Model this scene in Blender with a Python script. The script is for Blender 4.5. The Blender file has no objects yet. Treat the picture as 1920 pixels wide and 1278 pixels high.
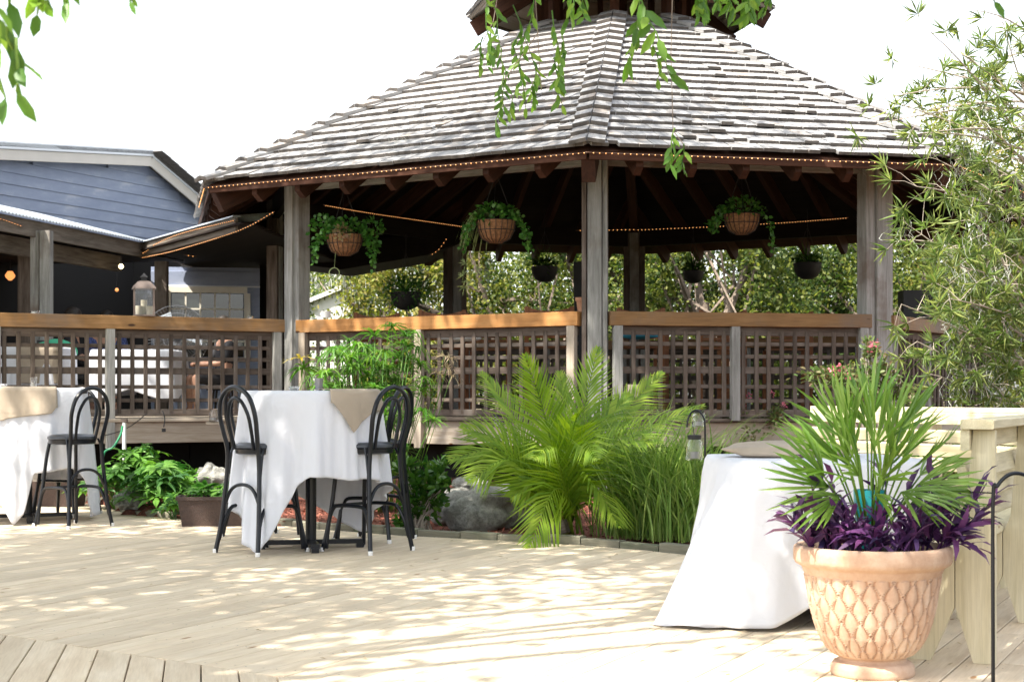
import bpy, math, random
import numpy as np
from mathutils import Vector, Matrix, Euler
random.seed(7); RNG = np.random.default_rng(11)
sc = bpy.context.scene; COL = sc.collection
R = math.radians
# ------------------------------------------------------------ camera, sky, sun
EYE, HZ, F = 1.08, 736.0, 3000.0
cd = bpy.data.cameras.new('camera'); cam = bpy.data.objects.new('camera', cd); COL.objects.link(cam)
cam.location = (0, 0, EYE); cam.rotation_euler = (R(90), 0, 0)
cd.sensor_width = 36; cd.lens = F/1920*36; cd.shift_y = (HZ-639)/1920; cd.clip_end = 800; cd.clip_start = .05
cd.dof.use_dof = True; cd.dof.focus_distance = 9.5; cd.dof.aperture_fstop = 9
sc.camera = cam
SUN_AZ, SUN_EL = 224.0, 57.0            # compass-like angle of the direction the sun stands in, measured from +X
sd = Vector((math.cos(R(SUN_AZ))*math.cos(R(SUN_EL)), math.sin(R(SUN_AZ))*math.cos(R(SUN_EL)), math.sin(R(SUN_EL))))
w = bpy.data.worlds.new('World'); sc.world = w; w.use_nodes = True
nt = w.node_tree; nt.nodes.clear()
sky = nt.nodes.new('ShaderNodeTexSky'); sky.sky_type = 'NISHITA'; sky.sun_disc = False
sky.sun_elevation = R(SUN_EL); sky.sun_rotation = math.atan2(sd.x, sd.y)
sky.air_density = 1.0; sky.dust_density = 2.0; sky.ozone_density = .6
hsv = nt.nodes.new('ShaderNodeHueSaturation'); hsv.inputs['Saturation'].default_value = .28
bg = nt.nodes.new('ShaderNodeBackground'); bg.inputs['Strength'].default_value = .15
ow = nt.nodes.new('ShaderNodeOutputWorld')
nt.links.new(sky.outputs[0], hsv.inputs['Color']); nt.links.new(hsv.outputs[0], bg.inputs[0]); nt.links.new(bg.outputs[0], ow.inputs[0])
sl = bpy.data.lights.new('sun', 'SUN'); sl.energy = 4.6; sl.angle = R(.53); sl.color = (1, .93, .82)
so = bpy.data.objects.new('sun', sl); COL.objects.link(so); so.rotation_euler = sd.to_track_quat('Z', 'Y').to_euler(); so.location = sd*40
vs = sc.view_settings; vs.view_transform = 'Standard'; vs.look = 'None'; vs.exposure = 1.55; vs.gamma = 1; vs.use_curve_mapping = False
sc.render.engine = 'CYCLES'
cy = sc.cycles; cy.max_bounces = 7; cy.diffuse_bounces = 3; cy.glossy_bounces = 3; cy.transmission_bounces = 6; cy.transparent_max_bounces = 8
cy.sample_clamp_indirect = 6; cy.caustics_reflective = False; cy.caustics_refractive = False
try: cy.use_denoising = True; cy.denoiser = 'OPENIMAGEDENOISE'
except Exception: pass

# ------------------------------------------------------------ helpers
def G(px, py, h=0.0):                    # point of the horizontal plane z=h that the photo shows there
    s = (py-HZ)/(EYE-h); return Vector(((px-960)/s, F/s, h))
def P(px, py, Y):                        # point at distance Y
    return Vector(((px-960)*Y/F, Y, EYE+(HZ-py)*Y/F))
def mat_of(o):
    m = o.matrix_basis.copy()
    if o.parent: m = mat_of(o.parent) @ o.matrix_parent_inverse @ m
    return m
def adopt(o, parent):
    if parent is not None:
        o.parent = parent; o.matrix_parent_inverse = mat_of(parent).inverted()
    return o
def tag(o, label=None, cat=None, group=None, kind=None):
    if label: o['label'] = label
    if cat: o['category'] = cat
    if group: o['group'] = group
    if kind: o['kind'] = kind
    return o
def empty(name, loc, label=None, cat=None, group=None, kind=None, rz=0):
    o = bpy.data.objects.new(name, None); COL.objects.link(o); o.location = loc; o.rotation_euler = (0, 0, rz)
    o.empty_display_size = .1
    return tag(o, label, cat, group, kind)
def link(name, me, mat=None, parent=None, M=None):
    if mat is not None and not me.materials: me.materials.append(mat)
    o = bpy.data.objects.new(name, me); COL.objects.link(o)
    if M is not None: o.matrix_basis = M
    return adopt(o, parent)
def mesh_np(name, V, Fq, mat=None, parent=None, smooth=False, M=None, uv=None):
    """V (n,3), Fq list of equal-length faces array (m,k) or python list"""
    me = bpy.data.meshes.new(name)
    if isinstance(Fq, np.ndarray):
        V = np.asarray(V, np.float32); m, k = Fq.shape
        me.vertices.add(len(V)); me.vertices.foreach_set('co', V.ravel())
        me.loops.add(m*k); me.loops.foreach_set('vertex_index', Fq.astype(np.int32).ravel())
        me.polygons.add(m); me.polygons.foreach_set('loop_start', np.arange(0, m*k, k, dtype=np.int32))
        try: me.polygons.foreach_set('loop_total', np.full(m, k, np.int32))
        except Exception: pass
        me.update(calc_edges=True); me.validate()
    else:
        me.from_pydata([tuple(v) for v in V], [], Fq); me.update()
    if smooth: me.polygons.foreach_set('use_smooth', [True]*len(me.polygons))
    return link(name, me, mat, parent, M)
class MB:
    def __init__(s): s.v = []; s.f = []
    def add(s, vs, fs):
        n = len(s.v); s.v += [tuple(v) for v in vs]; s.f += [tuple(i+n for i in f) for f in fs]; return s
    def box(s, c, size, M=None):
        x, y, z = (d/2 for d in size); vs = [Vector((a*x, b*y, d*z)) for a in (-1, 1) for b in (-1, 1) for d in (-1, 1)]
        if M is not None: vs = [M @ v for v in vs]
        c = Vector(c); return s.add([v+c for v in vs], [(0,1,3,2),(4,6,7,5),(0,4,5,1),(2,3,7,6),(0,2,6,4),(1,5,7,3)])
    def bar(s, p0, p1, w, h, up=(0,0,1)):
        p0, p1 = Vector(p0), Vector(p1); x = (p1-p0); L = x.length; x.normalize(); up = Vector(up)
        y = up.cross(x); y = y.normalized() if y.length > 1e-4 else Vector((0,1,0)).cross(x).normalized(); z = x.cross(y)
        return s.box((p0+p1)/2, (L, w, h), Matrix((x, y, z)).transposed())
    def prism(s, pts, off):
        n = len(pts); a = [Vector(p) for p in pts]; b = [p+Vector(off) for p in a]
        return s.add(a+b, [tuple(range(n))[::-1], tuple(range(n, 2*n))]+[(i, (i+1) % n, (i+1) % n+n, i+n) for i in range(n)])
    def tube(s, pts, r, seg=6, cap=True):
        pts = [Vector(p) for p in pts]; n = len(pts); rs = r if isinstance(r, (list, tuple)) else [r]*n
        vs = []; fs = []; pn = None
        for i, p in enumerate(pts):
            t = (pts[min(i+1, n-1)]-pts[max(i-1, 0)])
            t = t.normalized() if t.length > 1e-9 else Vector((0,0,1))
            if pn is None:
                pn = t.orthogonal().normalized()
            else:
                pn = (pn-t*pn.dot(t)); pn = pn.normalized() if pn.length > 1e-6 else t.orthogonal().normalized()
            b = t.cross(pn)
            for k in range(seg):
                a = 2*math.pi*k/seg; vs.append(p+(pn*math.cos(a)+b*math.sin(a))*rs[i])
        for i in range(n-1):
            for k in range(seg):
                k2 = (k+1) % seg; fs.append((i*seg+k, i*seg+k2, (i+1)*seg+k2, (i+1)*seg+k))
        if cap: fs.append(tuple(range(seg))[::-1]); fs.append(tuple((n-1)*seg+k for k in range(seg)))
        return s.add(vs, fs)
    def lathe(s, prof, c=(0,0,0), seg=24, capb=True, capt=False):
        c = Vector(c); vs = []; fs = []; n = len(prof)
        for r_, z in prof:
            for k in range(seg):
                a = 2*math.pi*k/seg; vs.append(c+Vector((r_*math.cos(a), r_*math.sin(a), z)))
        for i in range(n-1):
            for k in range(seg):
                k2 = (k+1) % seg; fs.append((i*seg+k, i*seg+k2, (i+1)*seg+k2, (i+1)*seg+k))
        if capb: fs.append(tuple(range(seg))[::-1])
        if capt: fs.append(tuple((n-1)*seg+k for k in range(seg)))
        return s.add(vs, fs)
    def mesh(s, name, smooth=False):
        me = bpy.data.meshes.new(name); me.from_pydata(s.v, [], s.f); me.update()
        if smooth:
            me.polygons.foreach_set('use_smooth', [True]*len(me.polygons))
            try: me.set_sharp_from_angle(angle=R(38))
            except Exception: pass
        return me
    def build(s, name, mat, parent=None, smooth=False, M=None):
        return link(name, s.mesh(name, smooth), mat, parent, M)
_bc = {}
def board(name, p0, p1, w, h, mat, parent=None, up=(0,0,1), bev=.004):
    """a board as its own object, its local X along the grain; alike boards share a mesh"""
    p0, p1 = Vector(p0), Vector(p1); x = p1-p0; L = x.length; x.normalize(); up = Vector(up)
    y = up.cross(x); y = y.normalized() if y.length > 1e-4 else Vector((0,1,0)).cross(x).normalized(); z = x.cross(y)
    key = (round(L, 3), round(w, 3), round(h, 3), mat.name, bev > 0)
    me = _bc.get(key)
    if me is None:
        if bev > 0 and min(w, h) > 4*bev:
            a, b, c, e = key[0]/2, w/2, h/2, bev
            ring = [(-b+e,-c),(b-e,-c),(b,-c+e),(b,c-e),(b-e,c),(-b+e,c),(-b,c-e),(-b,-c+e)]
            vs = [(sx*a, y_, z_) for sx in (-1, 1) for y_, z_ in ring]
            fs = [tuple(range(8))[::-1], tuple(range(8, 16))]+[(i, (i+1) % 8, (i+1) % 8+8, i+8) for i in range(8)]
            me = bpy.data.meshes.new(name); me.from_pydata(vs, [], fs); me.update()
        else: me = MB().box((0,0,0), (key[0], w, h)).mesh(name)
        me.materials.append(mat)
        if mat.name == 'silver_cedar_shake': me.materials.append(bpy.data.materials['shaded_weathered_shake_end']); me.polygons[0].material_index = 1
        _bc[key] = me
    M = Matrix((x, y, z)).transposed().to_4x4(); M.translation = (p0+p1)/2
    return link(name, me, None, parent, M)
def copy_tree(o, parent=None):
    c = o.copy(); COL.objects.link(c); c.parent = parent
    for ch in o.children: copy_tree(ch, c)
    return c
def bez(p0, p1, p2, n=8):
    p0, p1, p2 = Vector(p0), Vector(p1), Vector(p2)
    return [p0*(1-t)**2+p1*2*t*(1-t)+p2*t*t for t in (i/n for i in range(n+1))]
def spline(pts, n=6):                    # catmull-rom through the points
    q = [Vector(p) for p in pts]; q = [q[0]*2-q[1]]+q+[q[-1]*2-q[-2]]; out = []
    for i in range(1, len(q)-2):
        for k in range(n):
            t = k/n; a, b, c, d = q[i-1:i+3]
            out.append(.5*((2*b)+(c-a)*t+(2*a-5*b+4*c-d)*t*t+(3*b-a-3*c+d)*t**3))
    return out+[q[-2]]
# leaves: N copies of a small template, placed by frames
def T_leaf(kind):
    if kind == 'lance':  v = [(0,0,0),(.35,.5,.06),(1,0,-.08),(.35,-.5,.06),(.42,0,-.02)]; f = [(0,4,1),(1,4,2),(0,3,4),(3,2,4)]
    elif kind == 'oval': v = [(0,0,0),(.25,.42,.05),(.65,.46,.03),(1,0,-.1),(.65,-.46,.03),(.25,-.42,.05),(.5,0,-.03)]; f = [(0,6,1),(1,6,2),(2,6,3),(3,6,4),(4,6,5),(5,6,0)]
    elif kind == 'blade': v = [(0,-.3,0),(0,.3,0),(.4,.5,.02),(.4,-.5,.02),(1,0,-.12)]; f = [(0,3,2),(0,2,1),(3,4,2)]
    elif kind == 'strap': v = [(0,0,0),(.3,.5,.1),(.3,-.5,.1),(.7,.42,.02),(.7,-.42,.02),(1,0,-.2)]; f = [(0,2,1),(1,2,4),(1,4,3),(3,4,5)]
    else: v = [(0,0,0),(.5,.5,0),(1,0,0),(.5,-.5,0)]; f = [(0,3,2),(0,2,1)]
    return np.array(v, float), np.array(f)
def norm(a): return a/np.maximum(np.linalg.norm(a, axis=-1, keepdims=True), 1e-9)
def scatter(pos, d, up, L, W, kind='quad', droop=0):
    """arrays: pos(n,3), d direction (n,3), up (n,3); returns V,F"""
    tv, tf = T_leaf(kind); n = len(pos); d = norm(d); s = norm(np.cross(up, d)); u = np.cross(d, s)
    L = np.broadcast_to(L, (n,))[:, None, None]; W = np.broadcast_to(W, (n,))[:, None, None]
    X = tv[None, :, 0:1]*L; Y = tv[None, :, 1:2]*W; Z = tv[None, :, 2:3]*L
    V = pos[:, None]+d[:, None]*X+s[:, None]*Y+u[:, None]*Z
    if droop: V[..., 2] -= droop*(X[..., 0]**2)
    Fq = tf[None]+(np.arange(n)*len(tv))[:, None, None]
    return V.reshape(-1, 3), Fq.reshape(-1, 3)
class LM:                                 # collects leaf batches
    def __init__(s): s.V = []; s.F = []; s.n = 0
    def add(s, VF):
        V, Fq = VF; s.V.append(V); s.F.append(Fq+s.n); s.n += len(V); return s
    def addmb(s, mb):
        if not mb.f: return s
        fs = []
        for f in mb.f:
            for i in range(1, len(f)-1): fs.append((f[0], f[i], f[i+1]))
        return s.add((np.array(mb.v), np.array(fs)))
    def build(s, name, mat, parent=None, M=None):
        return mesh_np(name, np.concatenate(s.V), np.concatenate(s.F), mat, parent, M=M)
    def mesh(s, name, mat):
        o = s.build(name, mat); me = o.data; bpy.data.objects.remove(o); return me
def rdir(n, zb=0.0):
    v = RNG.normal(size=(n, 3)); v[:, 2] += zb; return norm(v)

# ------------------------------------------------------------ materials
def nodes(name):
    m = bpy.data.materials.new(name); m.use_nodes = True; t = m.node_tree; t.nodes.clear()
    o = t.nodes.new('ShaderNodeOutputMaterial'); b = t.nodes.new('ShaderNodeBsdfPrincipled'); t.links.new(b.outputs[0], o.inputs[0])
    def N(ty, **k):
        n = t.nodes.new(ty)
        for a, v in k.items():
            if a in n.inputs: n.inputs[a].default_value = v
            else: setattr(n, a, v)
        return n
    return m, t, b, o, N, t.links.new
def ramp(N, cols):
    r_ = N('ShaderNodeValToRGB'); e = r_.color_ramp.elements
    while len(e) < len(cols): e.new(.5)
    for i, (p, c) in enumerate(cols): e[i].position = p; e[i].color = (*c, 1)
    return r_
def plain(name, col, rough=.6, metal=0, spec=.5, var=.0, nscale=8, bump=0, bscale=60, emit=None, estr=0, trans=0):
    m, t, b, o, N, L = nodes(name)
    b.inputs['Base Color'].default_value = (*col, 1); b.inputs['Roughness'].default_value = rough
    b.inputs['Metallic'].default_value = metal; b.inputs['Specular IOR Level'].default_value = spec
    if var:
        tc = N('ShaderNodeTexCoord'); nz = N('ShaderNodeTexNoise', Scale=nscale, Detail=5.0); L(tc.outputs['Object'], nz.inputs['Vector'])
        r_ = ramp(N, [(.3, tuple(c*(1-var) for c in col)), (.7, tuple(min(1, c*(1+var)) for c in col))]); L(nz.outputs[0], r_.inputs[0]); L(r_.outputs[0], b.inputs['Base Color'])
    if bump:
        tc = N('ShaderNodeTexCoord'); nz = N('ShaderNodeTexNoise', Scale=bscale, Detail=4.0); L(tc.outputs['Object'], nz.inputs['Vector'])
        bp = N('ShaderNodeBump', Strength=bump, Distance=.01); L(nz.outputs[0], bp.inputs['Height']); L(bp.outputs[0], b.inputs['Normal'])
    if emit: b.inputs['Emission Color'].default_value = (*emit, 1); b.inputs['Emission Strength'].default_value = estr
    if trans: b.inputs['Transmission Weight'].default_value = trans; b.inputs['IOR'].default_value = 1.45
    return m
def wood(name, c0, c1, c2=None, rough=.8, var=.25, fib=1.0, knots=0.0, knotcol=(.12,.06,.03), grey=None, bump=.25, stretch=14):
    """c0..c1 grain colours, grey=(colour, amount) weathered patches; grain along local X"""
    m, t, b, o, N, L = nodes(name)
    tc = N('ShaderNodeTexCoord'); oi = N('ShaderNodeObjectInfo'); geo = N('ShaderNodeNewGeometry')
    rs = N('ShaderNodeMath', operation='ADD'); L(oi.outputs['Random'], rs.inputs[0]); L(geo.outputs['Random Per Island'], rs.inputs[1])
    k = N('ShaderNodeMath', operation='MULTIPLY'); L(rs.outputs[0], k.inputs[0]); k.inputs[1].default_value = 37.0
    cb = N('ShaderNodeCombineXYZ'); [L(k.outputs[0], cb.inputs[i]) for i in range(3)]
    ad = N('ShaderNodeVectorMath', operation='ADD'); L(tc.outputs['Object'], ad.inputs[0]); L(cb.outputs[0], ad.inputs[1])
    mp = N('ShaderNodeMapping'); mp.inputs['Scale'].default_value = (1.3, stretch, stretch); L(ad.outputs[0], mp.inputs[0])
    n1 = N('ShaderNodeTexNoise', Scale=1.6, Detail=6.0, Roughness=.6, Distortion=.6); L(mp.outputs[0], n1.inputs['Vector'])
    mp2 = N('ShaderNodeMapping'); mp2.inputs['Scale'].default_value = (3, stretch*7, stretch*7); L(ad.outputs[0], mp2.inputs[0])
    n2 = N('ShaderNodeTexNoise', Scale=2.0, Detail=3.0, Roughness=.7); L(mp2.outputs[0], n2.inputs['Vector'])
    cols = [(.3, c0), (.68, c1)] if c2 is None else [(.25, c0), (.5, c1), (.75, c2)]
    r1 = ramp(N, cols); L(n1.outputs[0], r1.inputs[0])
    mx = N('ShaderNodeMix', data_type='RGBA', blend_type='MULTIPLY'); mx.inputs[0].default_value = min(1, .6*fib)
    r2 = ramp(N, [(.35, (.62,.6,.57)), (.6, (1,1,1))]); L(n2.outputs[0], r2.inputs[0]); L(r1.outputs[0], mx.inputs[6]); L(r2.outputs[0], mx.inputs[7])
    out = mx.outputs[2]
    if grey:
        n3 = N('ShaderNodeTexNoise', Scale=1.1, Detail=5.0, Roughness=.65); L(ad.outputs[0], n3.inputs['Vector'])
        r3 = ramp(N, [(.62-grey[1]*.3, (0,0,0)), (.78-grey[1]*.2, (1,1,1))]); L(n3.outputs[0], r3.inputs[0])
        m3 = N('ShaderNodeMix', data_type='RGBA', blend_type='MIX'); L(r3.outputs[0], m3.inputs[0]); L(out, m3.inputs[6]); m3.inputs[7].default_value = (*grey[0], 1); out = m3.outputs[2]
    if knots:
        mk = N('ShaderNodeMapping'); mk.inputs['Scale'].default_value = (1.6, 5.0, 5.0); L(ad.outputs[0], mk.inputs[0])
        vo = N('ShaderNodeTexVoronoi', Scale=1.0, Randomness=1.0); L(mk.outputs[0], vo.inputs['Vector'])
        rk = ramp(N, [(.05*knots, (1,1,1)), (.09*knots, (0,0,0))]); L(vo.outputs['Distance'], rk.inputs[0])
        m4 = N('ShaderNodeMix', data_type='RGBA'); L(rk.outputs[0], m4.inputs[0]); L(out, m4.inputs[6]); m4.inputs[7].default_value = (*knotcol, 1); out = m4.outputs[2]
    # every board its own tone
    fr = N('ShaderNodeMath', operation='FRACT'); k2 = N('ShaderNodeMath', operation='MULTIPLY'); L(rs.outputs[0], k2.inputs[0]); k2.inputs[1].default_value = 7.31; L(k2.outputs[0], fr.inputs[0])
    mr = N('ShaderNodeMapRange'); mr.inputs['To Min'].default_value = 1-var; mr.inputs['To Max'].default_value = 1+var*.6; L(fr.outputs[0], mr.inputs[0])
    hs = N('ShaderNodeHueSaturation'); L(out, hs.inputs['Color']); L(mr.outputs[0], hs.inputs['Value']); L(hs.outputs[0], b.inputs['Base Color'])
    b.inputs['Roughness'].default_value = rough; b.inputs['Specular IOR Level'].default_value = .25
    bp = N('ShaderNodeBump', Strength=bump, Distance=.004); L(n2.outputs[0], bp.inputs['Height']); L(bp.outputs[0], b.inputs['Normal'])
    return m
def leafmat(name, cols, trans=.35, rough=.45, spec=.4):
    m, t, b, o, N, L = nodes(name)
    geo = N('ShaderNodeNewGeometry'); n = len(cols); oi = N('ShaderNodeObjectInfo')
    r_ = ramp(N, [(i/(n-1), c) for i, c in enumerate(cols)])
    ad = N('ShaderNodeMath', operation='ADD'); L(geo.outputs['Random Per Island'], ad.inputs[0]); L(oi.outputs['Random'], ad.inputs[1])
    fr = N('ShaderNodeMath', operation='FRACT'); L(ad.outputs[0], fr.inputs[0]); L(fr.outputs[0], r_.inputs[0]); L(r_.outputs[0], b.inputs['Base Color'])
    b.inputs['Roughness'].default_value = rough; b.inputs['Specular IOR Level'].default_value = spec
    tr = N('ShaderNodeBsdfTranslucent'); hs = N('ShaderNodeHueSaturation', Saturation=1.1, Value=1.7); L(r_.outputs[0], hs.inputs['Color']); L(hs.outputs[0], tr.inputs['Color'])
    mx = N('ShaderNodeMixShader'); mx.inputs[0].default_value = trans; L(b.outputs[0], mx.inputs[1]); L(tr.outputs[0], mx.inputs[2]); L(mx.outputs[0], o.inputs[0])
    return m
M = dict(
 deck=wood('new_pine_decking', (.58,.46,.325), (.67,.555,.405), (.75,.645,.50), rough=.7, var=.13, knots=.8, knotcol=(.3,.17,.08), fib=.45, bump=.15, grey=((.55,.47,.36), .15), stretch=10),
 pine=wood('green_treated_pine', (.54,.48,.31), (.68,.61,.42), (.76,.70,.52), rough=.7, var=.1, knots=.5, knotcol=(.3,.16,.07), fib=.6, bump=.2, stretch=11),
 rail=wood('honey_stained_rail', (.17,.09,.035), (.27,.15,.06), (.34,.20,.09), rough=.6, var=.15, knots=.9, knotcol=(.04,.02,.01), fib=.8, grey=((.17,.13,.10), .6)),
 railb=wood('sunlit_stained_rail', (.36,.16,.05), (.48,.235,.08), (.55,.30,.12), rough=.6, var=.08, knots=.9, knotcol=(.07,.03,.015), fib=.4, grey=((.42,.27,.15), .15)),  # railb: brighter copy of the rail stain, sunlight put into its colour
 grey=wood('weathered_grey_post', (.17,.17,.16), (.30,.30,.285), (.42,.42,.405), rough=.9, var=.2, fib=.9, grey=((.15,.11,.085), .22), bump=.5),
 slat=wood('weathered_brown_slat', (.055,.042,.034), (.125,.098,.08), (.20,.165,.14), rough=.9, var=.35, fib=.9, grey=((.17,.15,.135), .3), bump=.4),
 joist=wood('pale_rim_joist', (.30,.25,.19), (.42,.36,.29), (.50,.44,.37), rough=.85, var=.12, fib=.7, knots=.6, bump=.3),
 rafter=wood('red_brown_rafter', (.026,.010,.006), (.052,.020,.011), (.075,.030,.017), rough=.75, var=.25, fib=.5),
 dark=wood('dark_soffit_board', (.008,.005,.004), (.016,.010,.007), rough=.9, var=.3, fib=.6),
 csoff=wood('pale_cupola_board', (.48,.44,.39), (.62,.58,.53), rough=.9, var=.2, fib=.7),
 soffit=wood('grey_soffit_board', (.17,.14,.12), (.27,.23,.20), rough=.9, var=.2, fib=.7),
 fascia=wood('weathered_fascia_board', (.09,.075,.06), (.20,.17,.14), (.27,.24,.2), rough=.9, var=.15, fib=.8),
 shingle=wood('silver_cedar_shake', (.21,.207,.21), (.33,.327,.33), (.46,.457,.46), rough=.85, var=.15, fib=.8, grey=((.30,.235,.18), .22), bump=.5, stretch=16),
 butt=wood('shaded_weathered_shake_end', (.085,.075,.07), (.14,.125,.115), rough=.95, var=.2, fib=.6),  # weathered end grain, darkened further to stand for shade on the butts
 edging=wood('mossy_edging_timber', (.12,.12,.09), (.22,.21,.16), (.28,.26,.2), rough=.9, var=.3, grey=((.10,.14,.08), .3)),
 teak=wood('oiled_teak', (.16,.06,.025), (.27,.11,.045), rough=.5, var=.2, fib=.5),
 black=plain('black_metal_tube', (.005,.007,.011), .28, 0, .35),
 blackm=plain('matte_black', (.01,.01,.011), .6), vinyl=plain('black_vinyl_seat', (.012,.016,.024), .3),
 foot=plain('white_rubber_foot', (.75,.75,.74), .6), white=plain('white_paint', (.78,.78,.76), .5), cream=plain('cream_trim', (.78,.74,.64), .6, var=.05),
 rake=plain('pale_fascia_paint', (.62,.58,.53), .6, var=.04, nscale=3), metalcap=plain('white_metal_drip_edge', (.72,.75,.8), .35),
 zinc=plain('galvanised_sheet', (.62,.68,.74), .35, .55, var=.12, nscale=5), metal=plain('brushed_steel', (.25,.25,.26), .35, .9),
 copper=plain('aged_copper', (.15,.115,.10), .55, .3, var=.2), wax=plain('cream_wax', (.86,.8,.62), .5),
 interior=plain('shade_black_interior', (.012,.011,.011), .9), soil=plain('potting_soil', (.03,.02,.014), .95, bump=.8, bscale=90),  # interior: near-black that stands for porch and underfloor shade
 green=plain('green_cloth', (.05,.35,.2), .8), teal=plain('teal_plastic', (.01,.22,.24), .4), blue=plain('turquoise_cloth', (.03,.25,.38), .8),
 hose=plain('green_hose', (.02,.22,.1), .4), pipe=plain('white_pipe', (.8,.8,.78), .4), cable=plain('cable_brown', (.10,.05,.03), .6),
 led=plain('warm_bulb', (1,.6,.3), .4, emit=(1,.42,.13), estr=.8), lampglow=plain('amber_lamp', (1,.5,.2), .4, emit=(1,.35,.1), estr=.45),
 skin=plain('skin', (.45,.25,.17), .55), shirt=plain('dark_shirt', (.012,.012,.016), .8), hair=plain('dark_hair', (.02,.014,.01), .6),
 coco=plain('coco_liner', (.26,.13,.06), .95, var=.35, nscale=40, bump=.9, bscale=120), moss=plain('spanish_moss', (.38,.40,.36), .95, var=.2),
 bark=plain('grey_bark', (.20,.16,.13), .95, var=.4, nscale=14, bump=.8, bscale=25), twig=plain('pale_twig', (.36,.31,.26), .9), barkd=plain('dark_bark', (.05,.04,.032), .95, var=.3, bump=.8, bscale=25),
 roofback=plain('asphalt_shingle', (.10,.09,.085), .95, var=.2, nscale=30),
)
def cloth_mat(name, col, weave=400, bump=.12, var=.03, tint=None):
    m, t, b, o, N, L = nodes(name)
    tc = N('ShaderNodeTexCoord'); nz = N('ShaderNodeTexNoise', Scale=3.0, Detail=4.0); L(tc.outputs['Object'], nz.inputs['Vector'])
    r_ = ramp(N, [(.3, tuple(c*(1-var) for c in col)), (.7, col)]); L(nz.outputs[0], r_.inputs[0]); L(r_.outputs[0], b.inputs['Base Color'])
    n2 = N('ShaderNodeTexNoise', Scale=weave, Detail=2.0); L(tc.outputs['Object'], n2.inputs['Vector'])
    n3 = N('ShaderNodeTexNoise', Scale=9.0, Detail=3.0, Distortion=1.0); L(tc.outputs['Object'], n3.inputs['Vector'])
    b1 = N('ShaderNodeBump', Strength=bump, Distance=.002); L(n2.outputs[0], b1.inputs['Height'])
    b2 = N('ShaderNodeBump', Strength=.6, Distance=.012); L(n3.outputs[0], b2.inputs['Height']); L(b1.outputs[0], b2.inputs['Normal']); L(b2.outputs[0], b.inputs['Normal'])
    b.inputs['Roughness'].default_value = .9; b.inputs['Specular IOR Level'].default_value = .15; b.inputs['Sheen Weight'].default_value = .1
    tr = N('ShaderNodeBsdfTranslucent'); tr.inputs['Color'].default_value = (*col, 1); mx = N('ShaderNodeMixShader'); mx.inputs[0].default_value = .2
    L(b.outputs[0], mx.inputs[1]); L(tr.outputs[0], mx.inputs[2]); L(mx.outputs[0], o.inputs[0])
    return m
M['cloth'] = cloth_mat('white_tablecloth', (.76,.78,.84)); M['burlap'] = cloth_mat('burlap', (.50,.42,.33), weave=220, bump=.9, var=.25)
def siding_mat():
    m, t, b, o, N, L = nodes('lavender_blue_paint')
    tc = N('ShaderNodeTexCoord'); mp = N('ShaderNodeMapping'); mp.inputs['Scale'].default_value = (.6, 2, 2); L(tc.outputs['Object'], mp.inputs[0])
    nz = N('ShaderNodeTexNoise', Scale=2.2, Detail=7.0, Roughness=.65); L(mp.outputs[0], nz.inputs['Vector'])
    r_ = ramp(N, [(.40, (.25,.295,.41)), (.58, (.30,.345,.46)), (.72, (.44,.47,.55))]); L(nz.outputs[0], r_.inputs[0]); L(r_.outputs[0], b.inputs['Base Color']); b.inputs['Roughness'].default_value = .7
    return m
M['siding'] = siding_mat()
def terracotta():
    m, t, b, o, N, L = nodes('terracotta')
    tc = N('ShaderNodeTexCoord'); nz = N('ShaderNodeTexNoise', Scale=7.0, Detail=7.0, Roughness=.7); L(tc.outputs['Object'], nz.inputs['Vector'])
    r_ = ramp(N, [(.30, (.38,.24,.165)), (.5, (.48,.335,.245)), (.68, (.55,.43,.34))]); L(nz.outputs[0], r_.inputs[0])
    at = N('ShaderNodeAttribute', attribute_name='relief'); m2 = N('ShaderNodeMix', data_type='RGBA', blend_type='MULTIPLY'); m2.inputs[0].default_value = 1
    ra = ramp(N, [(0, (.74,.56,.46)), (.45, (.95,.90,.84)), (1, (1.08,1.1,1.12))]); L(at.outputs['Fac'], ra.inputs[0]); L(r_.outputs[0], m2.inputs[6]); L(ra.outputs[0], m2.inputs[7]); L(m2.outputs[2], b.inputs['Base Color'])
    b.inputs['Roughness'].default_value = .85
    n2 = N('ShaderNodeTexNoise', Scale=120.0, Detail=3.0); L(tc.outputs['Object'], n2.inputs['Vector']); bp = N('ShaderNodeBump', Strength=.35, Distance=.003); L(n2.outputs[0], bp.inputs['Height']); L(bp.outputs[0], b.inputs['Normal'])
    return m
M['terra'] = terracotta()
def ground_mat(name, cols, sc1, bump=1.0, dist=.03):
    m, t, b, o, N, L = nodes(name)
    tc = N('ShaderNodeTexCoord'); nz = N('ShaderNodeTexNoise', Scale=sc1, Detail=8.0, Roughness=.75); L(tc.outputs['Object'], nz.inputs['Vector'])
    r_ = ramp(N, [(.3+.4*i/(len(cols)-1), c) for i, c in enumerate(cols)]); L(nz.outputs[0], r_.inputs[0]); L(r_.outputs[0], b.inputs['Base Color']); b.inputs['Roughness'].default_value = .95
    bp = N('ShaderNodeBump', Strength=bump, Distance=dist); L(nz.outputs[0], bp.inputs['Height']); L(bp.outputs[0], b.inputs['Normal'])
    return m
M['ground'] = ground_mat('leaf_litter_ground', [(.05,.035,.02), (.12,.09,.05), (.16,.14,.07)], 6)
M['mulch'] = ground_mat('red_mulch_bed', [(.06,.018,.012), (.16,.05,.03), (.24,.09,.06)], 45)
M['chip'] = leafmat('red_wood_chip', [(.09,.02,.014), (.22,.065,.04), (.34,.13,.09)], trans=0, rough=.9)
M['rock'] = ground_mat('coquina_rock', [(.12,.12,.11), (.32,.315,.29), (.52,.51,.47)], 14, 1.0, .05)
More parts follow.
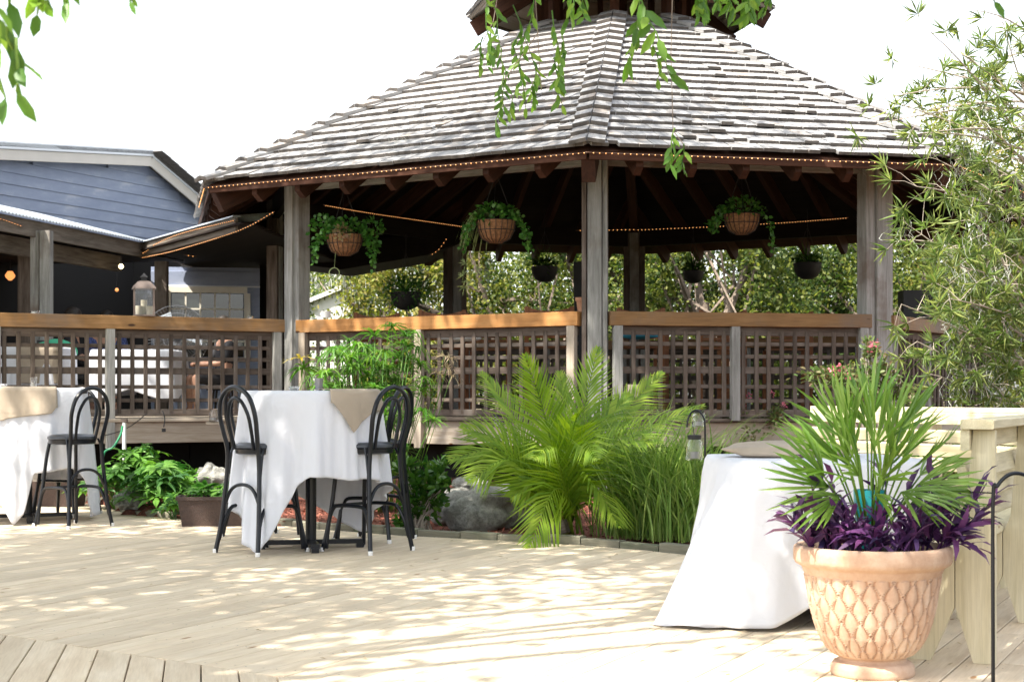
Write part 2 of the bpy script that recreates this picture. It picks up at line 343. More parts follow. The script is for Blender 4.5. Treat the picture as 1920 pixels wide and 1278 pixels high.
M['glass'] = plain('clear_glass', (1,1,1), .02, trans=1); M['pane'] = plain('dark_window_glass', (.02,.025,.02), .03, 0, .9)
for o_ in (M['glass'],):
    n_ = o_.node_tree; ms = n_.nodes.new('ShaderNodeMixShader'); tp = n_.nodes.new('ShaderNodeBsdfTransparent'); gl = n_.nodes['Principled BSDF'] if 'Principled BSDF' in n_.nodes else [x for x in n_.nodes if x.type == 'BSDF_PRINCIPLED'][0]
    ou = [x for x in n_.nodes if x.type == 'OUTPUT_MATERIAL'][0]; ms.inputs[0].default_value = .55; n_.links.new(tp.outputs[0], ms.inputs[1]); n_.links.new(gl.outputs[0], ms.inputs[2]); n_.links.new(ms.outputs[0], ou.inputs[0])
M['L_palm'] = leafmat('palm_leaf', [(.10,.19,.015), (.17,.28,.02), (.26,.36,.04), (.13,.24,.02)], .4)
M['L_pap'] = leafmat('papyrus_leaf', [(.05,.15,.02), (.09,.22,.03), (.16,.28,.05), (.07,.18,.03)], .35)
M['L_dry'] = leafmat('dry_leaf', [(.38,.30,.18), (.45,.38,.25)], .3)
M['L_grass'] = leafmat('lemongrass_leaf', [(.09,.17,.03), (.15,.26,.05), (.26,.34,.09), (.12,.22,.05)], .35)
M['L_bed'] = leafmat('lobed_leaf', [(.03,.11,.02), (.06,.17,.025), (.13,.28,.04), (.035,.11,.035)], .35)
M['L_gloss'] = leafmat('glossy_leaf', [(.025,.09,.015), (.05,.13,.02), (.10,.2,.03)], .25, .25, .6)
M['L_red'] = leafmat('reddish_shrub_leaf', [(.07,.13,.03), (.11,.17,.05), (.16,.19,.07), (.14,.09,.05), (.09,.15,.04)], .3)
M['L_pink'] = leafmat('pink_blossom', [(.5,.12,.18), (.6,.2,.25)], .3)
M['L_fan'] = leafmat('fan_palm_leaf', [(.07,.16,.02), (.12,.22,.03), (.19,.30,.06)], .35, .35, .5)
M['L_purple'] = leafmat('purple_leaf', [(.03,.014,.055), (.075,.025,.10), (.14,.045,.14), (.045,.03,.095)], .2, .4)
M['L_tree'] = leafmat('whorled_leaf', [(.07,.12,.025), (.13,.20,.05), (.25,.29,.08), (.10,.15,.06)], .45)
M['L_hang'] = leafmat('hanging_twig_leaf', [(.045,.11,.015), (.09,.20,.025), (.17,.28,.04)], .35)
M['L_bk'] = leafmat('backdrop_leaf', [(.02,.05,.012), (.07,.11,.02), (.22,.24,.05), (.035,.07,.018), (.13,.16,.035)], .45, .6)
M['L_bkd'] = leafmat('deep_green_leaf', [(.012,.032,.008), (.03,.065,.014), (.08,.12,.025), (.17,.19,.04)], .35, .6)
M['L_lime'] = leafmat('lime_leaf', [(.08,.12,.015), (.22,.25,.04), (.32,.28,.08), (.05,.08,.015)], .4, .6)
M['L_basket'] = leafmat('basket_leaf', [(.03,.11,.015), (.06,.19,.03), (.12,.28,.05)], .3, .35)
M['L_spider'] = leafmat('spider_plant_leaf', [(.22,.32,.10), (.4,.45,.22)], .3)
# ================================================================= SETTING: ground, garden bed, deck
UA = R(64.5); U2 = Vector((math.cos(UA), math.sin(UA), 0)); V2 = Vector((-U2.y, U2.x, 0))
FL = .82                                  # gazebo and porch floor height
def grid_mesh(name, x0, x1, y0, y1, nx, ny, fz, mat, kind='structure'):
    xs = np.linspace(x0, x1, nx); ys = np.linspace(y0, y1, ny); X, Y = np.meshgrid(xs, ys); Z = fz(X, Y)
    V = np.stack([X, Y, Z], -1).reshape(-1, 3); i = np.arange((ny-1)*nx).reshape(ny-1, nx)[:, :-1].ravel()
    return tag(mesh_np(name, V, np.stack([i, i+1, i+nx+1, i+nx], -1), mat, smooth=True), kind=kind)
def wob(X, Y): return .03*np.sin(X*1.7+Y*.9)+.02*np.sin(X*3.1-Y*2.3)
grid_mesh('ground', -220, 220, -160, 320, 140, 140, lambda X, Y: -.42+.0*X, M['ground'])
edge = [G(-260, 925), G(0, 925), G(188, 944), G(238, 964), G(330, 972), G(450, 978), G(600, 992), G(760, 1004), G(870, 1009), G(1000, 1016), G(1110, 1023), G(1230, 1033), G(1300, 1041)]
edge = [Vector((p.x, p.y, 0)) for p in edge]
BO = Vector((1.875, 6.38, 0)); BC = BO+U2*4.55                # bench: near end, corner
AD = Vector((-.509, .861, 0)); BE = BC+AD*2.75               # bench: far-left end
outU = -V2
poly = edge+[Vector((1.75, 11.3, 0)), BE+Vector((-.1, .1, 0)), BC+outU*.16+U2*.1, BO+outU*.16-U2*3.2, Vector((1.9, -1.6, 0)), Vector((-6, -1.6, 0)), Vector((-8, 8, 0))]
# the bed of soil and mulch beyond the deck
def bedz(X, Y): return np.clip(-.035+(Y-12.2)*.035+wob(X, Y), -.08, .16)
bed_pts = lambda X, Y: np.where(((X+.5)**2 < 1e9), bedz(X, Y), 0)
# deck seam: a second field of planks starts near the camera on the left
S0, S1 = G(0, 1188), G(419, 1252); SD = (S1-S0).normalized(); SN = Vector((-SD.y, SD.x, 0))   # SN points away from the camera
def clip_half(pts, n, d):                # keep p.n >= d
    out = []
    for i in range(len(pts)):
        a, b = pts[i], pts[(i+1) % len(pts)]; da, db = a.dot(n)-d, b.dot(n)-d
        if da >= 0: out.append(a)
        if (da >= 0) != (db >= 0): out.append(a+(b-a)*(da/(da-db)))
    return out
main = clip_half(poly, SN, S0.dot(SN)+.003)
near = clip_half(poly, -SN, -S0.dot(SN)+.003)
def scan(pts, u, v, c):                   # intervals of the line {p.v=c} inside the polygon along u
    ts = []
    for i in range(len(pts)):
        a, b = pts[i], pts[(i+1) % len(pts)]; da, db = a.dot(v)-c, b.dot(v)-c
        if (da >= 0) != (db >= 0): p = a+(b-a)*(da/(da-db)); ts.append(p.dot(u))
    ts.sort(); return [(ts[i], ts[i+1]) for i in range(0, len(ts)-1, 2)]
deck = empty('deck', (0, 0, 0), kind='structure')
def planks(pts, ang, wd, seed):
    rr = random.Random(seed); u = Vector((math.cos(ang), math.sin(ang), 0)); v = Vector((-u.y, u.x, 0))
    cs = [p.dot(v) for p in pts]; c = math.floor(min(cs)/wd)*wd; n = 0
    while c < max(cs):
        a, b = c+.0028, c+wd-.0028
        ia, ib = scan(pts, u, v, a), scan(pts, u, v, b)
        if len(ia) != len(ib): ia = ib = scan(pts, u, v, (a+b)/2)
        for (a0, a1), (b0, b1) in zip(ia, ib):
            if a1-a0 < .05 and b1-b0 < .05: continue
            if abs(a0-b0) > 1.2 or abs(a1-b1) > 1.2: a0 = b0 = max(a0, b0); a1 = b1 = min(a1, b1)
            joints = []; t = max(a0, b0)+rr.uniform(1.2, 4.6)
            while t < min(a1, b1)-.8: joints.append(t); t += rr.choice((3.66, 4.27, 4.88))
            st = [(a0, b0)]+[(j, j) for j in joints]; en = [(j-.003, j-.003) for j in joints]+[(a1, b1)]
            for (s0, s1), (e0, e1) in zip(st, en):
                if min(e0-s0, e1-s1) < .02: continue
                mid = (min(s0, s1)+max(e0, e1))/2; dz = rr.uniform(-.0015, .0015); e = .003
                top = [(s0-mid, -wd/2+.0028), (e0-mid, -wd/2+.0028), (e1-mid, wd/2-.0028), (s1-mid, wd/2-.0028)]
                T = [(x, y+(e if y < 0 else -e), 0) for x, y in top]; Q = [(x, y, -e) for x, y in top]; B_ = [(x, y, -.036) for x, y in top]
                vs = T+Q+B_; fs = [(0,1,2,3),(11,10,9,8)]+[(i+4, (i+1) % 4+4, (i+1) % 4, i) for i in range(4)]+[(i+8, (i+1) % 4+8, (i+1) % 4+4, i+4) for i in range(4)]
                me = bpy.data.meshes.new('plank'); me.from_pydata(vs, [], fs); me.update()
                m = Matrix.Rotation(ang, 4, 'Z'); cpt = u*mid+v*(c+wd/2); m.translation = (cpt.x, cpt.y, dz)
                link('plank', me, M['deck'], deck, m); n += 1
        c += wd
    return n
nplk = planks(main, UA, .142, 3)+planks(near, R(101), .142, 5)
# deck screws, two at every joist
sb_ = MB(); rs_ = random.Random(8)
for jl in range(-6, 16):
    for k in range(-60, 40):
        for o_ in (.03, .112):
            p = U2*(jl*.41+3.2)+V2*(k*.142+o_)+Vector((rs_.uniform(-.006,.006), rs_.uniform(-.004,.004), .0022))
            if p.y < 4.4 or p.y > 10.5 or abs(p.x) > p.y*.34 or not (p.dot(SN) > S0.dot(SN)+.02): continue
            sb_.add([p+Vector((.0042*math.cos(q), .0042*math.sin(q), 0)) for q in (0,1.05,2.09,3.14,4.19,5.24)], [(0,1,2,3,4,5)])
tag(sb_.build('deck_screw', M['copper'], deck), kind='stuff')
# joists under the deck and its skirt boards on the open right side
sk = BO+outU*.125
board('skirt_board', sk-U2*3.0+Vector((0,0,-.13)), sk+U2*4.6+Vector((0,0,-.13)), .036, .185, M['pine'], deck)
for k in range(9):
    a = BO+U2*(-2.4+k*.85)+Vector((0,0,-.13)); board('joist', a+outU*.10, a+outU*.10+V2*4.2, .038, .18, M['joist'], deck)
# bed
bx = grid_mesh('garden_bed', -9, 9.5, 9.5, 17.4, 110, 70, lambda X, Y: bedz(X, Y)-.0, M['mulch'])
me = bx.data; kill = []
import bmesh
bm = bmesh.new(); bm.from_mesh(me)
dp = [(p.x, p.y) for p in poly]
def inside(x, y, pl=dp):
    c = False; j = len(pl)-1
    for i in range(len(pl)):
        if (pl[i][1] > y) != (pl[j][1] > y) and x < (pl[j][0]-pl[i][0])*(y-pl[i][1])/(pl[j][1]-pl[i][1])+pl[i][0]: c = not c
        j = i
    return c
for v_ in bm.verts:
    if inside(v_.co.x, v_.co.y): v_.co.z = -.10
bm.to_mesh(me); bm.free()
# mulch chips
n = 26000; X = RNG.uniform(-6.5, 3.2, n); Y = RNG.uniform(10.3, 15.2, n)
ok = np.array([not inside(a, b) for a, b in zip(X, Y)]); X, Y = X[ok], Y[ok]
d = rdir(len(X)); d[:, 2] *= .3; lm = LM(); lm.add(scatter(np.stack([X, Y, bedz(X, Y)+.008], -1), d, rdir(len(X), 2), RNG.uniform(.02, .06, len(X)), RNG.uniform(.008, .018, len(X))))
tag(lm.build('mulch_chips', M['chip']), 'shredded red brown mulch lying over the garden bed', 'mulch', kind='stuff')
# edging blocks along the deck
eg = empty('garden_edging', edge[5], 'short weathered timber blocks edging the mulch bed along the deck', 'edging')
pts = []; L = 0
dense = []
for a, b in zip(edge[1:-1], edge[2:]): dense += [a+(b-a)*t for t in np.linspace(0, 1, 40, endpoint=False)]
i = 0; rr = random.Random(2)
while i < len(dense)-2:
    L = rr.uniform(.26, .40); j = i
    while j < len(dense)-1 and (dense[j]-dense[i]).length < L: j += 1
    a, b = dense[i], dense[j]; t = (b-a).normalized(); nn = Vector((-t.y, t.x, 0)); o_ = nn*.055
    h = rr.uniform(.035, .06)
    board('block', a+o_+Vector((0,0,h-.07)), b-t*.008+o_+Vector((0,0,h-.07+rr.uniform(-.008,.008))), .085, .14, M['edging'], eg, bev=.006)
    i = j

# ================================================================= GAZEBO
k_ = .958
gv = [Vector((x*k_, y*k_, 0)) for x, y in [(0.862,16.6),(3.94,17.3),(6.07,20.69),(5.37,23.76),(1.98,25.9),(-.90,25.2),(-3.23,21.81),(-2.53,18.74)]]
gc = Vector((1.36, 20.36, 0)); ge = [gc+(p-gc)*1.232 for p in gv]
ZE = 3.35; ZA = 6.17
gz = empty('gazebo', (gc.x, gc.y, 0), 'large octagonal wooden gazebo with a silvery shake roof and a small cupola', 'gazebo')
apex = Vector((gc.x, gc.y, ZA))
EV = [Vector((p.x, p.y, ZE)) for p in ge]
def roofz(p):                            # roof surface height over a plan point
    best = None
    for i in range(8):
        a, b = EV[i], EV[(i+1) % 8]; n = (b-a).cross(apex-a); 
        if n.z < 0: n = -n
        z = a.z-((p.x-a.x)*n.x+(p.y-a.y)*n.y)/n.z
        best = z if best is None else min(best, z)
    return best
# sheathing
NK = .80                                 # share of the way to the apex where the roof stops under the cupola
tops = [e+(apex-e)*NK for e in EV]
for i in range(8):
    a, b, c, d_ = EV[i], EV[(i+1) % 8], tops[(i+1) % 8], tops[i]; n = (b-a).cross(c-a).normalized()
    if n.z < 0: n = -n
    u = (b-a).normalized(); wv = n.cross(u); H = (c-a).dot(wv); k = int(abs(H)/.3)+1
    # underside boards, run along the eave
    for q in range(k):
        h0, h1 = H*q/k, H*(q+1)/k-.006
        def at(h, s): 
            f = h/H; l = a+(d_-a)*f; r_ = b+(c-b)*f; return (l if s == 0 else r_)
        pp = [at(h0, 0), at(h0, 1), at(h1, 1), at(h1, 0)]
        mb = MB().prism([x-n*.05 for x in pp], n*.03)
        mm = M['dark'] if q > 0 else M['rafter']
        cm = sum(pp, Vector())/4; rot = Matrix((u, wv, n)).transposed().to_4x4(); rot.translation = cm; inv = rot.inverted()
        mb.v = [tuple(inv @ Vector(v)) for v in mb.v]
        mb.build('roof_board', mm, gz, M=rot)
roof = MB().lathe([(.02, 0), (.01, .01)], seg=3).build('roof', M['dark'], gz, M=Matrix.Translation((gc.x, gc.y, ZA-.6)))
# shakes
def shake_face(i, parts, seed, wmin=.10, wmax=.20, expo=.235):
    rr = random.Random(seed); a, b = EV[i], EV[(i+1) % 8]; n = (b-a).cross(apex-a).normalized()
    if n.z < 0: n = -n; 
    u = (b-a).normalized(); wv = n.cross(u)
    if (apex-a).dot(wv) < 0: wv = -wv
    H = (apex-a).dot(wv); la = (apex-a).dot(u)/H; lb = (apex-b).dot(u)/H; LW = (b-a).length
    res = []; j = 0; s = -.03
    while s < H*NK-.1:
        x0 = la*max(s, 0)+.02; x1 = LW+lb*max(s, 0)-.02; x = x0-rr.uniform(0, .1)
        drift = .0
        while x < x1:
            wd = rr.uniform(wmin, wmax); xa, xb = max(x, x0), min(x+wd, x1)
            drift = .7*drift+rr.uniform(-.007, .007)
            if xb-xa > .03:
                js = drift+rr.uniform(-.003, .003); lift = .010+.005*rr.random(); back = 0
                q = rr.random()
                if q < .018: js += .06; lift += .0
                elif q < .05: lift += .018
                th = rr.uniform(.029, .035)
                p0 = a+u*((xa+xb)/2+rr.uniform(-.004,.004))+wv*(s+js); ln = min(.33, H*NK-s+.05)
                p1 = p0+wv*ln+u*rr.uniform(-.006, .006)
                res.append((p0+n*(.042+lift), p1+n*.008, xb-xa-.006, th, n))
            x += wd
        s += expo*rr.uniform(.97, 1.03); j += 1
    return res
sh = shake_face(0, True, 1)+[None]+shake_face(7, True, 2)
k0 = sh.index(None); A_, B_ = sh[:k0], sh[k0+1:]
def build_shakes(lst, npart):
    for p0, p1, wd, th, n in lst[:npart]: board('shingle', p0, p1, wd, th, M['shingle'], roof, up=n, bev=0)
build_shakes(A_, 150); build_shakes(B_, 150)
rest = MB()
def tobar(lst):
    for p0, p1, wd, th, n in lst: rest.bar(p0, p1, wd, th, n)
def shmesh(lst, ang):                     # joined, with local X up the slope so the grain runs that way
    if not lst: return
    p0, p1, _, _, n = lst[0]; x = (p1-p0).normalized(); y = n.cross(x).normalized(); z = x.cross(y)
    m = Matrix((x, y, z)).transposed().to_4x4(); m.translation = p0; inv = m.inverted(); mb = MB()
    for p0, p1, wd, th, n in lst: mb.bar(p0, p1, wd, th, n)
    mb.v = [tuple(inv @ Vector(v)) for v in mb.v]
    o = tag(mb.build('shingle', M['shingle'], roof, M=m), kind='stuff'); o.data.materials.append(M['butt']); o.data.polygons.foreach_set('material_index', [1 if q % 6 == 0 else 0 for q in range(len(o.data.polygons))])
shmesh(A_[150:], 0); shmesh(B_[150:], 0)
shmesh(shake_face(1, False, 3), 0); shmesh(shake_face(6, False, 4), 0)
# ridge caps
for i in (0, 1, 7, 2):
    e = EV[i]; hd = (apex-e); Lh = hd.length*NK; hd.normalized(); hd = hd.normalized(); s = -.06; rr = random.Random(i)
    ns = []
    for f in (i-1, i):
        a, b = EV[f % 8], EV[(f+1) % 8]; n = (b-a).cross(apex-a).normalized(); n = n if n.z > 0 else -n; ns.append(n)
    while s < Lh-.15:
        for q, n in enumerate(ns):
            side = n.cross(hd).normalized(); oth = ns[1-q]
            mid = gc+(apex-gc)*0; 
            if side.dot(oth) > 0: side = -side
            # move down into the face it covers
            p0 = e+hd*(s+rr.uniform(-.01,.01))+side*(.07)+n*.105; p1 = p0+hd*.36-n*.055
            board('ridge_shingle', p0, p1, .165, .036, M['shingle'], roof, up=n, bev=0)
        s += .262
# posts
for i, p in enumerate(gv):
    r_ = (p-gc).normalized(); t = Vector((-r_.y, r_.x, 0)); zb, zt = -.35, 3.62
    if i == 4: p = p-t*.0
    def col(dx, dr, wd, dp, z0=zb, z1=zt, mt=M['grey']):
        c = p+t*dx+r_*dr; board('post', c+Vector((0,0,z0)), c+Vector((0,0,z1)), wd, dp, mt, gz, up=r_)
    col(0, 0, .14, .17)
    if i in (0,): col(-.105, .01, .045, .13, mt=M['slat']); col(.10, -.01, .05, .14)
    elif i in (1, 7): col(-.135, -.015, .12, .14, z0=.3); col(.13, -.015, .11, .14); col(.0, -.105, .16, .04, mt=M['slat'])
    else: col(-.12, 0, .09, .14, mt=M['slat']); col(.12, 0, .09, .14, mt=M['slat'])
# beams, plates
for i in range(8):
    a, b = gv[i], gv[(i+1) % 8]; u = (b-a).normalized()
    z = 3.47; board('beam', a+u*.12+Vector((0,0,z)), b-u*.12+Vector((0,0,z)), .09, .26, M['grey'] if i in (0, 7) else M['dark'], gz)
    a2, b2 = gc+(a-gc)*.35, gc+(b-gc)*.35; board('tie_beam', a2+Vector((0,0,4.9)), b2+Vector((0,0,4.9)), .09, .2, M['dark'], gz)
for i in range(8):
    # hip rafter
    e = EV[i]; dn = (apex-e).normalized(); n = Vector((0,0,1)); r_ = (ge[i]-gc).normalized()
    p0 = e+Vector((0,0,-.19))-r_*.10; p1 = p0+dn*(apex-e).length*.85
    board('hip_rafter', p0, p1, .13, .24, M['rafter'], gz, up=(0,0,1))
    a, b = EV[i], EV[(i+1) % 8]; u = (b-a).normalized(); n = (b-a).cross(apex-a).normalized(); n = n if n.z > 0 else -n
    wv = n.cross(u); wv = wv if (apex-a).dot(wv) > 0 else -wv; H = (apex-a).dot(wv); fx = (apex-a).dot(u); LW = (b-a).length
    k = int(LW/.62); 
    for q in range(1, k+1):
        x = LW*q/(k+1); hh = H*(x/fx if x < fx else (LW-x)/(LW-fx))-.1; hh = min(hh, H*.8)
        if hh < .3: continue
        # tapered tail: deep inside, plumb cut at the eave
        p0 = a+u*x+wv*.06-n*.05; wn = Vector((wv.x, wv.y, 0)).normalized()
        pts = [p0, p0+Vector((0,0,-.13)), p0+wn*.10+Vector((0,0,-.20)), p0+wv*.62-n*.19, p0+wv*hh-n*.19, p0+wv*hh]
        rot = Matrix((wv, -u, n)).transposed().to_4x4(); rot.translation = p0; inv = rot.inverted()
        mb = MB().prism([y-u*.035 for y in pts], u*.07); mb.v = [tuple(inv @ Vector(v)) for v in mb.v]
        mb.build('rafter', M['rafter'], gz, M=rot)
    # trim board that carries the lights
    if i in (7, 0, 1, 6): board('eave_trim', a+u*.02-n*.03+Vector((0,0,-.045)), b-u*.02-n*.03+Vector((0,0,-.045)), .022, .06, M['rafter'], gz)
# floor and rim
fl = [gc+(p-gc)*1.0 for p in gv]; n_ = 36
u, v = U2, V2; fp = [Vector((p.x, p.y, 0)) for p in fl]; cs = [p.dot(v) for p in fp]; c = min(cs)
while c < max(cs)-.05:
    iv = scan(fp, u, v, c+.07)
    for s0, s1 in iv: board('floor_plank', u*s0+v*(c+.07)+Vector((0,0,FL-.02)), u*s1+v*(c+.07)+Vector((0,0,FL-.02)), .136, .036, M['joist'], gz, bev=0)
    c += .142
for i in range(8):
    a, b = gc+(gv[i]-gc)*1.012, gc+(gv[(i+1) % 8]-gc)*1.012
    board('rim_joist', a+Vector((0,0,FL-.16)), b+Vector((0,0,FL-.16)), .045, .24, M['joist'], gz)
    board('rim_cap', gc+(a-gc)*1.006+Vector((0,0,FL-.018)), gc+(b-gc)*1.006+Vector((0,0,FL-.018)), .09, .035, M['slat'], gz)
# cupola
K2 = .345; ZC = 5.90
ce = [Vector((gc.x+(p.x-gc.x)*K2*1.0, gc.y+(p.y-gc.y)*K2, ZC)) for p in ge]; ca = Vector((gc.x, gc.y, 7.0))
for i in range(8):
    a, b = ce[i], ce[(i+1) % 8]; n = (b-a).cross(ca-a).normalized(); n = n if n.z > 0 else -n; u = (b-a).normalized(); wv = n.cross(u); wv = wv if (ca-a).dot(wv) > 0 else -wv; H = (ca-a).dot(wv)
    k = 8
    for q in range(k):
        f0, f1 = q/k, (q+1)/k-.012
        pp = [a+(ca-a)*f0, b+(ca-b)*f0, b+(ca-b)*f1, a+(ca-a)*f1]
        rot = Matrix((u, wv, n)).transposed().to_4x4(); rot.translation = sum(pp, Vector())/4; inv = rot.inverted()
        mb = MB().prism(pp, n*.028); mb.v = [tuple(inv @ Vector(x)) for x in mb.v]; mb.build('cupola_soffit_board', M['csoff'], gz, M=rot)
    r_ = (a-Vector((gc.x, gc.y, ZC))).normalized()
    board('cupola_hip_rafter', a-r_*.04+Vector((0,0,-.15)), a-r_*.04+(ca-a)*.8+Vector((0,0,-.13)), .08, .2, M['rafter'], gz)
    board('cupola_fascia', a+Vector((0,0,-.0)), b+Vector((0,0,-.0)), .03, .05, M['fascia'], gz)
    # roof of the cupola: three courses of shakes
    rr = random.Random(50+i); s = -.04
    while s < H*.9:
        la = (ca-a).dot(u)/H; lb = (ca-b).dot(u)/H; Lw = (b-a).length; x = la*max(s,0); x1 = Lw+lb*max(s,0)
        while x < x1-.04:
            wd = min(rr.uniform(.12, .22), x1-x); p0 = a+u*(x+wd/2)+wv*(s+rr.uniform(-.01,.01))+n*.06
            board('cupola_shingle', p0, p0+wv*.3-n*.02, wd-.006, .022, M['shingle'], gz, up=n, bev=0); x += wd
        s += .22
    # neck: posts and louvre slats
    q0 = gc+(a-gc)*.52; q1 = gc+(b-gc)*.52; q0.z = q1.z = 0; w0 = roofz(q0)-.1
    board('cupola_post', q0+Vector((0,0,w0)), q0+Vector((0,0,6.45)), .11, .11, M['rafter'], gz, up=r_)
    for f in (.5,):
        qm = q0+(q1-q0)*f; board('cupola_post', qm+Vector((0,0,roofz(qm)-.1)), qm+Vector((0,0,6.45)), .07, .07, M['rafter'], gz, up=r_)
    board('cupola_beam', q0+Vector((0,0,6.36)), q1+Vector((0,0,6.36)), .08, .12, M['soffit'], gz)

# ------------------------------------------------------------ lattice railings
def railing(a, b, label, rm, mids=(.5,), lower=(), grp='lattice railings round the gazebo and porch', sp=.145, ends=True):
    a, b = Vector((a[0], a[1], 0)), Vector((b[0], b[1], 0)); t = empty('lattice_railing', (a+b)/2+Vector((0,0,FL)), label, 'railing', grp)
    u = (b-a).normalized(); L = (b-a).length; n = Vector((u.y, -u.x, 0))
    if n.dot(Vector((0,-1,0))) < 0: n = -n
    def pt(s, z, o=0): return a+u*s+n*o+Vector((0,0,z))
    board('rail', pt(-.02, 1.815, .035), pt(L+.02, 1.815, .035), .11, .14, rm, t)
    board('under_rail', pt(.02, 1.70, 0), pt(L-.02, 1.70, 0), .05, .09, M['slat'], t)
    ps = ([0.06, L-.06] if ends else [])+[L*m for m in mids]
    for s in ps:
        low = .50 if any(abs(s-L*m) < .01 for m in lower) else FL-.02
        board('post', pt(s, low, .055), pt(s, 1.744, .055), .09, .07, M['grey' if rm is M['rail'] else 'joist'], t, up=n)
    edges = sorted([0.0, L]+[L*m for m in mids])
    for e0, e1 in zip(edges, edges[1:]):
        s = e0+.10; k = max(1, round((e1-e0-.2)/sp)); st = (e1-e0-.2)/k
        for q in range(k+1):
            if q in (0, k) and True: pass
            x = s+st*q+random.uniform(-.006, .006); board('slat', pt(x, .86, .022), pt(x+random.uniform(-.004,.004), 1.70, .022), .044, .02, M['slat'], t, up=n)
        for z, h in ((1.568,.04),(1.442,.04),(1.307,.07),(1.142,.04),(1.0,.04)): board('cross_slat', pt(e0+.02, z+random.uniform(-.004,.004), 0), pt(e1-.02, z+random.uniform(-.004,.004), 0), .02, h, M['slat'], t, up=(0,0,1))
        board('bottom_rail', pt(e0+.02, .872, .01), pt(e1-.02, .872, .01), .04, .07, M['slat'], t)
    return t
def rr_(i, j, f0, f1, o): 
    a, b = gv[i], gv[j]; u = (b-a).normalized(); L = (b-a).length; n = (gc-(a+b)/2).normalized(); a2 = a+u*f0-n*o; b2 = b-u*f1-n*o; return a2, b2
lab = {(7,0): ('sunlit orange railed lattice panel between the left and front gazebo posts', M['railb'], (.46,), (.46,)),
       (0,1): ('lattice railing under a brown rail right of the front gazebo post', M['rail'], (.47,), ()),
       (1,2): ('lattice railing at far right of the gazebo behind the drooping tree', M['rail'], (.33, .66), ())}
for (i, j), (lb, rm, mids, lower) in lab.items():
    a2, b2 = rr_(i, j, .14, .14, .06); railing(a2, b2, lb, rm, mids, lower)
for i, j, lb in ((2,3,'shaded lattice railing on the far right side of the gazebo'),(3,4,'shaded lattice railing at the back right of the gazebo interior'),(4,5,'shaded lattice railing across the back of the gazebo')):
    a2, b2 = rr_(i, j, .14, .14, .0); railing(a2, b2, lb, M['rail'], (.5,))
pe = Vector((-7.35, 14.9, 0)); ps_ = Vector((-2.56, 17.66, 0))
railing(pe, ps_, 'weathered lattice railing left of the gazebo along the raised porch', M['rail'], (.20, .445, .655), (.655,), sp=.14)
railing((-2.6, 17.72), (-2.75, 17.85), 'short stub of lattice railing tucked behind the left gazebo post', M['rail'], (), (), sp=.1) if False else None
# porch floor left of the gazebo
pf = empty('porch_floor', (-5, 19, 0), kind='structure')
pu = (ps_-pe).normalized(); pn = Vector((-pu.y, pu.x, 0))
for q in range(60):
    a = pe+pn*(.07+q*.142)+Vector((0,0,FL-.02)); board('plank', a-pu*3, a+pu*5.6, .136, .036, M['joist'], pf, bev=0) if q > 12 else board('plank', a-pu*3, a+pu*5.55, .136, .036, M['joist'], pf, bev=0)
a = pe-pn*.03; board('rim_joist', a-pu*3+Vector((0,0,FL-.16)), a+pu*5.5+Vector((0,0,FL-.16)), .045, .22, M['joist'], pf)
board('rim_cap', a-pn*.02-pu*3+Vector((0,0,FL-.03)), a-pn*.02+pu*5.5+Vector((0,0,FL-.03)), .09, .035, M['joist'], pf)
for q in (0, 2.6, 5.2): board('pier', pe+pu*q+pn*.4+Vector((0,0,-.4)), pe+pu*q+pn*.4+Vector((0,0,FL-.05)), .14, .14, M['dark'], pf, up=pn)
for q in range(-4, 12): board('underfloor_dark', pe+pn*1.2+pu*(q*.7)+Vector((0,0,.2)), pe+pn*1.2+pu*(q*.7+.69)+Vector((0,0,.2)), .03, 1.2, M['interior'], pf, bev=0)  # black sheets added for the dark below the porch floor
for i in range(8):                        # near-black sheets standing for the darkness under the gazebo
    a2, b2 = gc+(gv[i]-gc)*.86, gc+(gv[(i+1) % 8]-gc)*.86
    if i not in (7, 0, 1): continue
    board('underfloor_dark', a2+Vector((0,0,.15)), b2+Vector((0,0,.15)), .03, 1.25, M['interior'], gz, bev=0)

# ================================================================= HOUSE on the left
hs = empty('house', (-7, 25, 0), 'lavender blue clapboard house with pale gable trim behind the porch', 'house')
W0 = Vector((-7.2, 22.5, 0)); wall_t = lambda t: W0+U2*t
WE = 5.01; wn = Vector((U2.y, -U2.x, 0))       # wall normal faces right/front
def sid(p0, p1, name='siding_board', h=.175): 
    n = wn; board(name, p0, p1, .016, h, M['siding'], hs, up=(0,0,1), bev=0)
def topz(t):                                # underside of the rake along the wall
    return 4.38+(t+3)*.0 + (t)*.100 if t < 3.05 else (4.38+.305)-(t-3.05)*.405
z = 3.2
while z < 4.75:
    zc = z+.0875
    t0, t1 = -4.5, WE-.03
    # clip by the rake: right end where topz = zc
    if zc > topz(WE): t1 = min(t1, 3.05+(4.685-zc)/.405)
    if zc > 4.38-.45: t0 = max(t0, (zc-4.38)/.10)
    if t1-t0 > .15:
        a, b = wall_t(t0)+Vector((0,0,zc)), wall_t(t1)+Vector((0,0,zc))
        x = U2; y = wn; tl = Matrix.Rotation(.09, 3, x)
        m = Matrix((x, wn*1.0, Vector((0,0,1)))).transposed(); 
        o = board('siding_board', a+wn*.016, b+wn*.016, .024, .172, M['siding'], hs, up=Vector((0,0,1))+wn*.0, bev=0)
        o.matrix_basis = Matrix.Translation(o.matrix_basis.translation) @ Matrix.Rotation(-.10, 4, x) @ Matrix.Translation(-o.matrix_basis.translation) @ o.matrix_basis
    z += .165
wp = [wall_t(-4.5)+Vector((0,0,0)), wall_t(WE)+Vector((0,0,0)), wall_t(WE)+Vector((0,0,topz(WE)+.1)), wall_t(3.05)+Vector((0,0,topz(3.05)+.1)), wall_t(-4.5)+Vector((0,0,topz(-4.5)+.1))]
